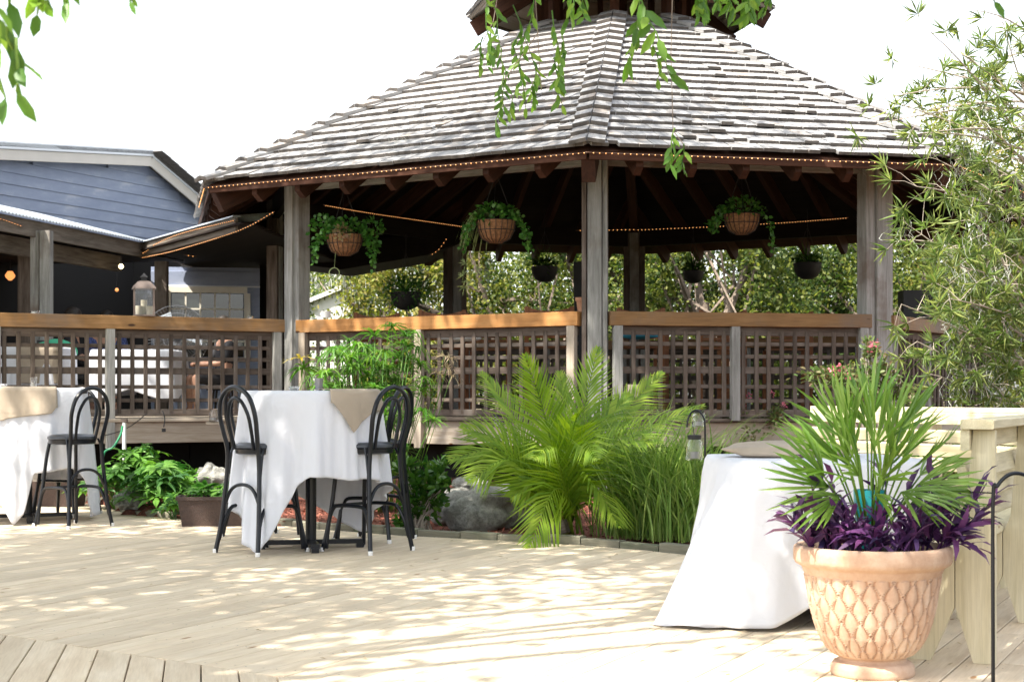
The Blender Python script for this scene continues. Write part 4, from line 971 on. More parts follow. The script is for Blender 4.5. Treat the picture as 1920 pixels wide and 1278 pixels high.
for y in (-1, 1): MB().box((0, y*.097, .15), (.19,.002,.27)).build('pane', M['glass'], lt, M=m0)
MB().add([(-.125,-.125,.29),(.125,-.125,.29),(.125,.125,.29),(-.125,.125,.29),(-.115,-.115,.31),(.115,-.115,.31),(.115,.115,.31),(-.115,.115,.31),(-.065,-.065,.365),(.065,-.065,.365),(.065,.065,.365),(-.065,.065,.365),(-.035,-.035,.375),(.035,-.035,.375),(.035,.035,.375),(-.035,.035,.375)], [(3,2,1,0)]+[(r*4+q, r*4+(q+1) % 4, r*4+(q+1) % 4+4, r*4+q+4) for r in range(3) for q in range(4)]+[(12,13,14,15)]).build('hood', M['copper'], lt, M=m0)
MB().box((0,0,.395), (.055,.055,.04)).add([(-.04,-.04,.415),(.04,-.04,.415),(.04,.04,.415),(-.04,.04,.415),(0,0,.46)], [(3,2,1,0),(0,1,4),(1,2,4),(2,3,4),(3,0,4)]).build('chimney', M['blackm'], lt, M=m0)
for x, y, h, r_ in ((-.05,-.02,.11,.038),(.0,.03,.175,.033),(.055,-.02,.11,.036)): MB().lathe([(r_,.017),(r_,h),(r_*.6,h-.006)], (x,y,0), 16, capt=True).build('candle', M['wax'], lt, True, M=m0)
tumbler(on_rail(65), .055, .03, 'wide shallow candle glass on the left end of the porch rail'); tumbler(on_rail(470), .035, .035, 'small candle glass on the porch rail right of the window')
tumbler(P(611, 597, 17.2).xy.to_3d()+Vector((0,0,ZR)), .055, .07, 'pale plastic cup on the rail just right of the left gazebo post', M['white'], 'cup')
# terracotta pot on rail and a speaker above it
c = P(1092, 580, 16.0); c.z = ZR+.0
t = empty('flower_pot', c, 'small terracotta flower pot on the orange rail against the front post', 'flower pot'); MB().lathe([(.045,0),(.062,.11),(.072,.11),(.074,.145),(.06,.145),(.05,.03)], seg=20).build('pot_body', M['terra'], t, True, M=Matrix.Translation(c)); MB().lathe([(.058,.12),(.02,.125)], seg=14, capt=True).build('soil', M['soil'], t, M=Matrix.Translation(c))
tall = P(1094, 556, 21); t = empty('patio_heater', Vector((tall.x, tall.y, FL)), 'tall flat black panel standing behind the front gazebo post', 'panel')
MB().add([(-.10,0,0),(.12,0,0),(.12,.1,0),(-.10,.1,0),(-.13,0,1.98),(.13,0,1.98),(.13,.1,1.98),(-.13,.1,1.98)], [(3,2,1,0),(4,5,6,7)]+[(q,(q+1)%4,(q+1)%4+4,q+4) for q in range(4)]).build('panel_body', M['blackm'], t, M=Matrix.Translation(t.location)); MB().box((0,.05,.02),(.4,.3,.04)).build('base', M['blackm'], t, M=Matrix.Translation(t.location)); t.name = 'black_panel_stand'
# speaker right
c = P(1716, 568, 19.8); t = empty('loudspeaker', Vector((c.x, c.y, 1.86)), 'black loudspeaker box standing behind the right railing of the gazebo', 'speaker')
MB().box((0,0,.24), (.36,.3,.48)).build('cabinet', M['blackm'], t, M=Matrix.Translation(t.location)); MB().box((.03,-.152,.08), (.08,.006,.05)).build('label_plate', M['white'], t, M=Matrix.Translation(t.location)); MB().box((.11,-.152,.07), (.04,.006,.04)).build('badge', M['blue'], t, M=Matrix.Translation(t.location))
MB().tube([(0,0,FL-1.86),(0,0,0)], .03, 8).build('stand', M['blackm'], t, M=Matrix.Translation(t.location))
# ---- shepherd hooks with jars
def hook(c, pts, label, r_=.007):
    t = empty('shepherd_hook', c, label, 'garden hook', 'black shepherd hooks'); MB().tube(spline([Vector(p) for p in pts], 6), r_, 8).build('rod', M['black'], t, True, M=Matrix.Translation(c)); return t
c = Vector((P(1862, 0, 5.62).x, 5.62, -.4)); zt = P(0, 887, 5.62).z+.4
hk = hook(c, [(0,0,0),(0,0,.5),(0,0,zt-.10),(.015,0,zt-.045),(.05,0,zt-.008),(.09,0,zt),(.135,0,zt-.02),(.16,.0,zt-.07),(.165,0,zt-.14)], 'black shepherd hook in front of the near bench end, cropped by the right edge')
jar(c+Vector((.165,0,zt-.36)), .04, .13, 'blue tinted jar hanging from the front hook at the right edge')
board('wire_tie', P(1815, 921, 6.3), P(1863, 924, 5.62), .003, .005, M['blackm'], hk, bev=0)
c = G(1322, 1030); c.z = 0; zt = P(0, 768, c.y).z
hk = hook(c, [(0,0,-.1),(0,0,.5),(0,0,zt-.12),(-.012,0,zt-.05),(-.05,0,zt-.005),(-.09,0,zt-.015),(-.115,0,zt-.06),(-.125,0,zt-.12)], 'black shepherd hook rising out of the tall grass clump')
jar(P(1302, 862, c.y-.02), .058, .17, 'clear glass mason jar with black lid hanging in the tall grass')
MB().tube([P(1302, 818, c.y-.02), P(1298, 790, c.y)], .003, 5).build('wire', M['blackm'], hk)
c2 = P(1310, 800, c.y+.5); jar(c2, .05, .12, 'second mason jar hanging behind the hook above the grass')
# jar bracket on the left joist, jar on right joist
c = P(401, 790, 16.75); jar(c, .05, .13, 'glass jar lantern on a small shelf fixed to the porch joist', lid=False); board('shelf', c+Vector((-.08,.08,-.02)), c+Vector((.08,.08,-.02)), .2, .03, M['joist'], None); tag(bpy.data.objects['shelf'], 'small wooden bracket shelf under the jar lantern on the porch joist', 'shelf')
jar(P(934, 800, 16.1), .06, .12, 'glass jar standing at the gazebo joist behind the palm fronds')
# ---- pipe, hose, plug
c = P(233, 812, 15.4); t = empty('standpipe', Vector((c.x, c.y, -.05)), 'white standpipe with brass tap in the bed', 'pipe'); MB().tube([(0,0,0), (0,0,P(0, 792, 15.4).z+.05)], .019, 10).build('pipe_body', M['pipe'], t, True, M=Matrix.Translation(t.location)); MB().box((0,0,P(0, 790, 15.4).z+.06), (.06,.04,.03)).build('tap', M['copper'], t, M=Matrix.Translation(t.location))
o = MB().tube(spline([P(230, 798, 15.35), P(226, 815, 15.33), P(212, 838, 15.3), P(195, 850, 15.3), P(188, 900, 15.3)], 6), .011, 8).build('garden_hose', M['hose'], None, True); tag(o, 'green hose curving down from the white standpipe', 'hose')
o = MB().tube(spline([P(188, 818, 15.6), P(225, 808, 15.6), P(250, 795, 15.9), P(275, 775, 16.3)], 6), .005, 6).build('cable', M['blackm'], None, True); tag(o, 'thin black cable sagging across the porch joist', 'cable')
o = MB().tube(spline([P(305, 770, 16.4), P(309, 785, 16.35), P(307, 800, 16.3)], 5), .006, 6).box(P(307, 806, 16.3), (.035, .03, .035)).build('power_plug', M['blackm'], None); tag(o, 'black power plug dangling from the edge of the porch floor', 'plug')
# ---- rocks
for c, s, lb, sd_ in ((G(915, 985), (.82,.5,.42), 'big pitted grey coquina rock left of the palm', 1), (G(845, 975), (.35,.35,.34), 'rounded grey rock at the left end of the coquina rock', 2), (P(397, 905, 14.6), (.36,.3,.32), 'pale rock among the lobed leaves behind the box planter', 3), (G(1010, 975), (.4,.3,.3), 'low grey rock at the foot of the palm', 4), (P(240, 938, 14.2), (.24,.2,.16), 'dark rounded stone at the edge of the planted bed', 5), (P(885, 912, 13.6), (.3,.2,.16), 'small pale stone behind the big coquina rock', 6)):
    c = Vector(c); c.z = max(c.z, s[2]*.28); o = lumpy('rock', c, s, M['rock'], lb, 'rock', sd_, 60, 36, .30, 6.0, grp='rocks in the garden bed')
    tx = bpy.data.textures.new('rockbump', 'CLOUDS'); tx.noise_scale = .07; md = o.modifiers.new('d', 'DISPLACE'); md.texture = tx; md.strength = .05; md.texture_coords = 'LOCAL'
c = G(1037, 1010); board('stake', c+Vector((-.09,.05,.04)), c+Vector((.10,-.02,.10)), .09, .10, M['slat'], None); tag(bpy.data.objects['stake'], 'broken piece of grey timber lying by the edging under the palm', 'wood piece')
# ================================================================= THINGS ON PORCH AND IN GAZEBO
def basket(c, r_, label, dark=False, plant=True):
    t = empty('hanging_basket', c, label, 'hanging basket', 'hanging baskets under the gazebo roof'); m0 = Matrix.Translation(c)
    pr_ = [(r_*.35,-r_*1.12),(r_*.72,-r_*.92),(r_*.93,-r_*.5),(r_,0),(r_*.9,0),(r_*.5,-.03)]
    MB().lathe(pr_, seg=24, capt=True).build('liner', M['blackm'] if dark else M['coco'], t, True, M=m0)
    mb = MB()
    if not dark:
        for k in range(20):
            a = 2*math.pi*k/20; mb.tube([((r_*w_+.004)*math.cos(a), (r_*w_+.004)*math.sin(a), z*r_) for w_, z in ((.35,-1.12),(.72,-.92),(.93,-.5),(1,0))], .0035, 4)
        for w_, z in ((1.0,0),(.94,-.5)): mb.tube([((r_*w_+.004)*math.cos(a), (r_*w_+.004)*math.sin(a), z*r_) for a in np.linspace(0, 2*math.pi, 25)], .004, 4)
        mb.build('wire_frame', M['blackm'], t, M=m0)
    mb = MB(); 
    for k in range(3): a = 2.1*k+.4; mb.tube([(r_*math.cos(a), r_*math.sin(a), 0), (0,0,.5)], .004, 4)
    mb.tube([(0,0,.5), (0,0,.75)], .004, 4); mb.build('hanger', M['blackm'], t, M=m0)
    return t
def mound(c, n, rx, rz, L, kind='oval', zc=.05, seed=0, asp=.75):
    d = rdir(n, .3); p = np.array(c)+d*np.array([rx, rx, rz])*RNG.uniform(.5, 1, (n, 1))+[0,0,zc]
    o_ = d+RNG.normal(size=(n, 3))*.6; return scatter(p, o_, rdir(n, 1.5), RNG.uniform(.6, 1.1, n)*L, L*asp, kind)
def trail(c, r_, az, L, n, leaf, asp=.8):  # vine hanging down from the rim
    lm = []; q = np.linspace(0, 1, n); a = math.radians(az)
    x = c[0]+np.sin(a)*(r_*.8+.16*np.minimum(q*2, 1)); y = c[1]-np.cos(a)*(r_*.8+.16*np.minimum(q*2, 1)); z = c[2]+.08*np.sin(np.minimum(q*3, 1)*3)-L*q**1.5
    p = np.stack([x+q*0, y+q*0, z], -1)+RNG.normal(size=(n, 3))*.015; return scatter(p, rdir(n, -.4), rdir(n, 1), leaf*RNG.uniform(.7,1.1,n), leaf*asp, 'oval')
spec = [(646, 440, 17.3, .20, 'ivy'), (930, 414, 16.6, .205, 'spider'), (1391, 402, 17.0, .19, 'ivy2')]
lbs = ['hanging basket of variegated ivy left of centre, beside the left gazebo post', 'hanging basket with a spider plant spilling over its left side', 'hanging basket with dark ivy trailing right of the front post']
for (px, py, Y, r_, kd), lb in zip(spec, lbs):
    c = P(px, py, Y); t = basket(c, r_, lb); lm = LM(); n = 330
    lm.add(mound(c, n, r_*1.25, .13, .055))
    for az, Ln in ((-80,.32),(-60,.25),(80,.4),(60,.25),(100,.3)) if kd != 'ivy2' else ((-80,.2),(-60,.15),(80,.42),(-100,.18)): lm.add(trail(c, r_*1.05, az, Ln, 55 if abs(az) > 70 else 30, .05))
    if kd == 'ivy': lm.add(mound(c+Vector((-.22,-.05,.0)), 120, .16, .16, .06)); lm.add(mound(c+Vector((.3,0,-.02)), 110, .12, .16, .06))
    lm.build('foliage', M['L_basket'], t)
    if kd == 'spider':
        lm2 = LM(); n = 60; a = RNG.uniform(-2.9, -.9, n)
        for j in range(n):
            L_ = RNG.uniform(.25, .5); d = Vector((math.sin(a[j]), -math.cos(a[j])*.6, 0)); p0 = Vector(c)+d*.08+Vector((0,0,.05)); pts = bez(p0, p0+d*L_*.45+Vector((0,0,.22*RNG.uniform(.4,1))), p0+d*L_*.75+Vector((0,0,-L_*RNG.uniform(.3,1.0))), 6)
            P_ = np.array([list(q) for q in pts[:-1]]); D_ = np.array([list(b-a_) for a_, b in zip(pts, pts[1:])]); lm2.add(scatter(P_, D_, np.tile([0,0,1.0], (6, 1))+.01, np.linalg.norm(D_, axis=1)*1.15, .014, 'quad'))
        for q in range(5):
            e = c+Vector((-.26+.05*RNG.normal(), -.05, -.45-.12*q*.5)); d = rdir(16, .1); lm2.add(scatter(np.tile(list(e), (16,1)), d, rdir(16,1), .09, .01, 'quad', 2))
        lm2.build('spider_leaves', M['L_spider'], t)
    if kd == 'ivy':
        lm2 = LM(); lm2.add(mound(c+Vector((-.02,-.18,-.06)), 70, .1, .1, .05)); lm2.build('pink_leaves', leafmat('pale_pink_leaf', [(.35,.2,.14),(.3,.3,.12),(.42,.25,.2)]), t)
        rg = c+Vector((-.1,-.1,-.42)); mb = MB().tube([rg+Vector((.055*math.cos(a), 0, .055*math.sin(a))) for a in np.linspace(0, 6.28, 14)], .006, 4).tube([rg+Vector((0,0,.05)), c+Vector((-.08,-.08,-.1))], .003, 4); mb.build('curled_runner', M['L_spider'], t)
dk = [(1021, 500, 22.5, .19, 'dark hanging basket with spiky leaves just left of the front gazebo post'), (1300, 508, 23.5, .16, 'dark hanging basket in the middle of the right opening'), (1514, 493, 22.3, .20, 'dark hanging basket in front of the far trees near the right gazebo post'), (761, 548, 20.5, .20, 'dark fern filled basket low in the left opening of the gazebo')]
for j, (px, py, Y, r_, lb) in enumerate(dk):
    c = P(px, py, Y); t = basket(c, r_, lb, True); n = 60; lm = LM(); d = rdir(n, 1.0)
    if j < 3: lm.add(scatter(np.tile(list(c), (n, 1)), d, rdir(n), RNG.uniform(.2, .42, n), .018, 'blade', .3)); lm.add(mound(c, 80, r_, .05, .06))
    else:
        lm.add(mound(c+Vector((0,0,.02)), 700, .36, .2, .05, zc=0, asp=.4)); lm.add(scatter(np.tile(list(c), (n, 1)), rdir(n, .2), rdir(n), RNG.uniform(.3, .45, n), .02, 'blade', .9))
    lm.build('foliage', M['L_gloss'] if j < 3 else M['L_basket'], t)
# slatted folding chairs peeking over the rail
def make_chair():
    t = empty('folding_chair', (0,0,0), group='wooden bar chairs inside the gazebo'); k = M['teak']
    for s in (-1, 1):
        board('back_post', (s*.24, 0, 0), (s*.24, -.03, 1.17), .045, .03, k, t, up=(0,1,0)); board('front_leg', (s*.22, .40, 0), (s*.22, .38, .74), .04, .03, k, t, up=(0,1,0))
        board('side_stretcher', (s*.22, .01, .35), (s*.22, .38, .35), .03, .03, k, t)
    mb = MB()
    for q in range(8):
        x0, x1 = -.235+.47*q/8, -.235+.47*(q+1)/8; h = lambda x: 1.165-.045*(1-(x/.235)**2)
        mb.prism([(x0,-.03,h(x0)),(x1,-.03,h(x1)),(x1,-.03,h(x1)-.07),(x0,-.03,h(x0)-.07)], (0,.022,0))
    mb.build('top_rail', k, t)
    for q in range(6): board('back_slat', (-.22, -.02, .85+.045*q), (.22, -.02, .85+.045*q), .014, .03, k, t, bev=0)
    for q in range(6): board('seat_slat', (-.22, .04+.065*q, .75), (.22, .04+.065*q, .75), .055, .02, k, t, bev=0)
    return t
pc = make_chair(); spots = [(706,18.2,8,'left half of the orange rail'),(829,17.6,5,'orange rail under the spider plant basket'),(915,18.2,-4,'orange rail right of the dark back post'),(1030,16.9,0,'orange rail near the front gazebo post'),(1201,17.2,4,'brown rail just right of the front post'),(1355,17.6,-3,'middle of the brown right rail'),(1480,18.0,0,'right end of the brown right rail')]
for i, (px, Y, rz, lb) in enumerate(spots):
    o = pc if i == 0 else copy_tree(pc); c = P(px, 600, Y); o.location = (c.x, c.y, FL); o.rotation_euler = (0, 0, R(rz)); o['label'] = 'teak bar chair behind the '+lb; o['category'] = 'chair'
# inner tables, turquoise cloth, dark things
def simple_table(c, w_, h, label, mat, cloth_=None):
    t = empty('dining_table', c, label, 'table', 'tables standing on the porch and in the gazebo'); m0 = Matrix.Translation(c)
    MB().box((0,0,h-.02), (w_, w_, .04)).build('tabletop', mat, t, M=m0)
    for x in (-1, 1):
        for y in (-1, 1): MB().box((x*(w_/2-.05), y*(w_/2-.05), (h-.04)/2), (.05,.05,h-.04)).build('leg', mat, t, M=m0)
simple_table(P(1010, 0, 18.4).xy.to_3d()+Vector((0,0,FL)), .8, 1.0, 'dark table behind the orange rail inside the gazebo', M['teak']); simple_table(P(1300, 0, 18.9).xy.to_3d()+Vector((0,0,FL)), .8, 1.0, 'dark table behind the brown rail inside the gazebo', M['teak'])
c = P(1195, 628, 17.0); o = lumpy('folded_cloth', c, (.42,.2,.09), M['blue'], 'turquoise cloth lying just behind the lattice right of the front post', 'cloth', 8)
c = P(860, 634, 17.4); o = lumpy('folded_cloth', c, (.45,.2,.09), M['white'], 'white cloth lying just behind the lattice of the orange rail', 'cloth', 9)
MB().box((0,0,0), (.10,.1,.12)).build('grey_box', M['joist'], None, M=Matrix.Translation(P(1187, 732, 15.7))); tag(bpy.data.objects['grey_box'], 'small pale electrical box beside the base of the front gazebo post', 'box')
# porch: tables with cloths
def porch_table(px, Y, w_, top, label, lbl2, mat=None):
    c = P(px, 0, Y).xy.to_3d(); t = empty('dining_table', c+Vector((0,0,FL)), label, 'table', 'tables standing on the porch and in the gazebo'); m0 = Matrix.Translation(t.location)
    MB().box((0,0,top-.025), (w_*.94, w_*.94, .04)).build('tabletop', M['blackm'], t, M=m0); MB().tube([(0,0,0), (0,0,top-.05)], .04, 8).build('column', M['blackm'], t, M=m0)
    cl = cloth('tablecloth', c.x, c.y, FL+top, sq(w_/2), [(-180,FL+.25,.03),(-45,FL+.15,.06),(0,FL+.3,.03),(45,FL+.15,.06),(90,FL+.3,.03)], lbl2, fold=.015, nf=11, seed=int(px))
porch_table(262, 18.2, .92, .74, 'square table on the porch right of the middle', 'white tablecloth on the porch table seen through the lattice below the lantern')
porch_table(48, 17.6, .9, .76, 'square table at the left end of the porch', 'white tablecloth with tan runner at the left end of the porch')
c = P(50, 0, 17.6).xy.to_3d(); cloth('burlap_runner', c.x, c.y, FL+.76, sq(.45), [(-30,FL+.35,.03),(30,FL+.35,.03)], 'tan runner over the porch table at the left end', 'table runner', mat=M['burlap'], a0=8, a1=52, off=.012, fold=.015, nf=11)
c = P(103, 0, 18.0).xy.to_3d(); t = empty('cloth_covered_chair', c+Vector((0,0,FL)), 'green cloth thrown over a dark chair on the porch', 'chair'); m0 = Matrix.Translation(t.location)
MB().box((0,.2,.44),(.42,.42,.04)).build('seat', M['blackm'], t, M=m0)
for x in (-1,1):
    for y in (0,1): MB().box((x*.19,.02+y*.36,.22),(.03,.03,.44)).build('leg', M['blackm'], t, M=m0)
MB().box((0,0,.65),(.40,.03,.4)).build('backrest', M['blackm'], t, M=m0); lumpy('green_throw', t.location+Vector((0,-.02,.72)), (.5,.14,.3), M['green'], None, None, 12, amp=.12, parent=t)
# pedestal fan
c = P(331, 0, 18.6).xy.to_3d(); zc = P(0, 632, 18.6).z; t = empty('pedestal_fan', Vector((c.x, c.y, FL)), 'big round wire guarded pedestal fan on the porch right of the lantern', 'fan'); hc = Vector((c.x, c.y, zc)); m0 = Matrix.Translation(hc) @ Matrix.Rotation(R(18), 4, 'Z')
mb = MB(); FR = .37
for k in range(56):
    a = 2*math.pi*k/56; mb.tube([(.05*math.cos(a),-.11,.05*math.sin(a)),(FR*.75*math.cos(a),-.09,FR*.75*math.sin(a)),(FR*math.cos(a),0,FR*math.sin(a)),(FR*.7*math.cos(a),.09,FR*.7*math.sin(a)),(.05*math.cos(a),.1,.05*math.sin(a))], .0014, 3, False)
for r_, y in ((FR,0),(FR*.75,-.09),(FR*.45,-.105)): mb.tube([(r_*math.cos(a),y,r_*math.sin(a)) for a in np.linspace(0,2*math.pi,33)], .004, 4, False)
mb.build('wire_guard', M['metal'], t, M=m0)
for k in range(3):
    a = 2.1*k; MB().add([(.04*math.cos(a),-.02,.04*math.sin(a)),(.30*math.cos(a-.3),-.03,.30*math.sin(a-.3)),(.32*math.cos(a+.25),.03,.32*math.sin(a+.25)),(.04*math.cos(a+1),.02,.04*math.sin(a+1))], [(0,1,2,3)]).build('blade', M['zinc'], t, M=m0)
MB().tube([(0,-.04,0),(0,.2,0)], [.06,.08], 14).build('motor', M['blackm'], t, True, M=m0); MB().tube([Vector((c.x,c.y+.15,FL+.03)), Vector((c.x,c.y+.15,zc))], .02, 8).build('pole', M['metal'], t); MB().lathe([(.25,0),(.24,.03),(.03,.04)], (c.x,c.y+.15,FL), 20, capt=True).build('base', M['blackm'], t)
# lamps on the porch
def lamp(px, py, Y, r_, label, mt, drop=.5):
    c = P(px, py, Y); t = empty('hanging_lamp', c, label, 'lamp', 'small lit lamps inside the porch'); MB().lathe([(r_*.3,-r_),(r_*.9,-r_*.4),(r_,0),(r_*.5,r_*.8)], seg=12, capt=True).build('globe', mt, t, True, M=Matrix.Translation(c)); MB().tube([c+Vector((0,0,r_*.8)), c+Vector((0,0,drop))], .006, 4).build('cord', M['blackm'], t)
lamp(227, 499, 20.5, .035, 'small warm porch lamp hanging left of the lantern', plain('warm_globe', (1,.85,.6), emit=(1,.75,.4), estr=2.2), .2); lamp(19, 516, 22, .07, 'amber glass lamp glowing at the far left of the porch', M['lampglow'], .6)
lamp(219, 543, 24.2, .03, 'tiny orange lamp deep inside the porch', M['lampglow'], .5)
# people on the porch
def person(loc, rz, joints, rad, parts, label):
    t = empty('person', loc, label, 'person', 'people seated on the porch', rz=rz); m0 = Matrix.Translation(loc) @ Matrix.Rotation(rz, 4, 'Z') @ Matrix.Scale(.88 if 'bare' in label else 1, 4)
    def skin(name, names, edges, mat, infl=0):
        me = bpy.data.meshes.new(name); me.from_pydata([joints[n] for n in names], [], [(names.index(a), names.index(b)) for a, b in edges]); me.update()
        o = link(name, me, mat, t, m0)
        md = o.modifiers.new('s', 'SKIN')
        for q, n in enumerate(names):
            v_ = me.skin_vertices[0].data[q]; r_ = rad[n]; v_.radius = ((r_ if isinstance(r_, float) else r_[0])+infl, (r_ if isinstance(r_, float) else r_[1])+infl); v_.use_root = q == 0
        o.modifiers.new('u', 'SUBSURF').levels = 2; o.modifiers['u'].render_levels = 2
        return o
    for name, names, edges, mat, infl in parts: skin(name, names, edges, mat, infl)
    hd = Vector(joints['head']); 
    hm = m0 @ Matrix.Translation(hd)
    mb = MB()
    for r_i in range(9):
        pass
    o = lumpy('hair', (0,0,0), (.185,.215,.2), M['hair'], None, None, 4, amp=.04, parent=None, flat=-.02); o.matrix_basis = hm @ Matrix.Translation((0,.02,.035)); adopt(o, t)
    MB().add([(-.012,-.095,-.01),(.012,-.095,-.01),(0,-.125,-.03),(0,-.09,.02)], [(0,1,2),(0,2,3),(1,3,2)]).build('nose', M['skin'], t, M=hm)
    for s in (-1, 1): MB().lathe([(.011,-.006),(.014,0),(.011,.006)], (s*.033,-.092,.012), 8, capt=True).build('eye', M['blackm'], t, M=hm)
    MB().box((0,-.098,-.05), (.05,.01,.008)).build('mouth', plain('lips', (.3,.1,.08)), t, M=hm)
    return t
J = dict(pel=(0,0,.48),ch=(0,.03,.72),sh=(0,.03,.93),nk=(0,.01,1.02),jaw=(0,-.02,1.08),head=(0,-.01,1.17),ls=(-.19,.03,.92),le=(-.24,-.1,.68),lw=(-.14,-.32,.66),lh=(-.10,-.40,.66),rs=(.19,.03,.92),re=(.24,-.1,.68),rw=(.14,-.32,.66),rh=(.10,-.40,.66),lk=(-.12,-.42,.50),la=(-.13,-.40,.08),lf=(-.14,-.55,.03),rk=(.12,-.42,.50),ra=(.13,-.40,.08),rf=(.14,-.55,.03),lp=(-.1,-.04,.47),rp=(.1,-.04,.47))
RD = dict(pel=(.15,.13),ch=(.14,.11),sh=(.12,.09),nk=.055,jaw=.07,head=(.085,.1),ls=.065,le=.045,lw=.03,lh=.035,rs=.065,re=.045,rw=.03,rh=.035,lk=.062,la=.04,lf=.035,rk=.062,ra=.04,rf=.035,lp=.09,rp=.09)
ED = [('pel','ch'),('ch','sh'),('sh','nk'),('nk','jaw'),('jaw','head'),('sh','ls'),('ls','le'),('le','lw'),('lw','lh'),('sh','rs'),('rs','re'),('re','rw'),('rw','rh'),('pel','lp'),('lp','lk'),('lk','la'),('la','lf'),('pel','rp'),('rp','rk'),('rk','ra'),('ra','rf')]
body = ('body', list(J), ED, M['skin'], 0)
def top_(mat): return ('shirt', ['pel','ch','sh','ls','le','rs','re'], [('pel','ch'),('ch','sh'),('sh','ls'),('ls','le'),('sh','rs'),('rs','re')], mat, .012)
def legs_(mat): return ('trousers', ['pel','lp','lk','rp','rk'], [('pel','lp'),('lp','lk'),('pel','rp'),('rp','rk')], mat, .012)
pat = plain('blue_patterned_cloth', (.05,.07,.2), .8, var=.95, nscale=60)
for px, Y, rz, mt, lb in ((138, 19.4, 100, M['shirt'], 'person in a dark shirt seated in profile on the shaded porch'), (200, 20.2, 10, pat, 'person in a blue patterned top seated facing out on the porch'), (418, 18.4, -60, M['shirt'], 'bare legged person in dark clothes behind the lattice near the gazebo')):
    c = P(px, 0, Y).xy.to_3d()+Vector((0,0,FL)); person(c, R(rz), J, RD, (body, top_(mt), legs_(mt)), lb)
    t = empty('stool_seat', c, 'dark stool carrying the person '+('in profile' if px == 138 else 'in the blue patterned top' if px == 200 else 'with bare legs'), 'stool', 'stools on the porch'); MB().lathe([(.17,.30),(.18,.35)], seg=16, capt=True).build('seat', M['blackm'], t, M=Matrix.Translation(c))
    for q in range(4): a = R(45+90*q); MB().tube([(.12*math.cos(a),.12*math.sin(a),.3),(.17*math.cos(a),.17*math.sin(a),0)], .014, 6).build('leg', M['blackm'], t, M=Matrix.Translation(c)); t.name = 'porch_stool'
# ================================================================= ROPE LIGHTS
def lights(pts, label, n=6, step=.06):
    q = spline(pts, n) if n > 1 else [Vector(p) for p in pts]; t = empty('rope_light', q[0], label, 'string lights', 'warm rope lights on the gazebo and porch'); MB().tube(q, .006, 5).build('cable', M['cable'], t, True)
    mb = MB(); acc = 0; r_ = .0065
    for a, b in zip(q, q[1:]):
        L_ = (b-a).length; s = step-acc
        while s < L_:
            p = a+(b-a)*(s/L_)+Vector((0,-.006,-.004)); mb.add([p+Vector(v)*r_ for v in ((1,0,0),(-1,0,0),(0,1,0),(0,-1,0),(0,0,1),(0,0,-1))], [(0,2,4),(2,1,4),(1,3,4),(3,0,4),(2,0,5),(1,2,5),(3,1,5),(0,3,5)]); s += step
        acc = (acc+L_) % step
    tag(mb.build('bulb', M['led'], t), kind='stuff')
dz = Vector((0,0,-.045))
def eo(i, o=.045): p = EV[i % 8]; r_ = (p-Vector((gc.x,gc.y,ZE))).normalized(); return p+r_*o+dz
lights([eo(7), eo(0)], 'row of warm bulbs along the front left eave of the gazebo', 1); lights([eo(0), eo(1)], 'row of warm bulbs along the front right eave of the gazebo', 1); lights([eo(1), eo(2)], 'row of warm bulbs along the far right eave of the gazebo', 1); lights([eo(7), eo(7)+(eo(6)-eo(7))*.5], 'row of warm bulbs along the left side eave of the gazebo', 1)
lights([A1+Vector((-.02,-.03,-.15)), A1+(B1-A1)*.4+Vector((-.02,-.03,-.17)), B1+Vector((.05,-.1,-.12)), P(515, 396, 17.9)], 'bulbs sagging from the porch corner up to the left gazebo post')
lights([A1-ax*.6+Vector((0,-.04,.02)), A1-ax*.25+Vector((0,-.04,-.01)), A1+Vector((0,-.04,-.09)), A1+(B1-A1)*.2+Vector((-.03,-.03,-.02)), A1+(B1-A1)*.5+Vector((-.03,-.03,.02)), B1+Vector((-.03,-.03,.0))], 'looping bulbs pinned along the porch corner fascia')
lights([A0-ax*.5+Vector((.03,-.03,.02)), A0+ax*.2+Vector((.03,-.03,-.03)), A0+ax*.45+Vector((.03,-.03,-.05))], 'short row of bulbs on the leftmost fascia of the porch')
lights([P(607, 384, 17.6), P(700, 400, 19), P(865, 424, 21.5)], 'bulbs running back under the roof across the left opening'); lights([P(1080, 432, 22.2), P(1190, 430, 22.4)], 'few bulbs deep under the roof left of the front post'); lights([P(1190, 431, 22.4), P(1330, 425, 21.6), P(1470, 417, 20.4), P(1590, 408, 19)], 'bulbs running back under the roof across the right opening'); lights([P(804, 480, 23.5), P(822, 468, 23.5), P(837, 448, 23.5)], 'short row of bulbs on the rake of the covered walk')
lights([P(345, 477, 21), P(368, 481, 21)], 'few bulbs under the porch soffit near the window')
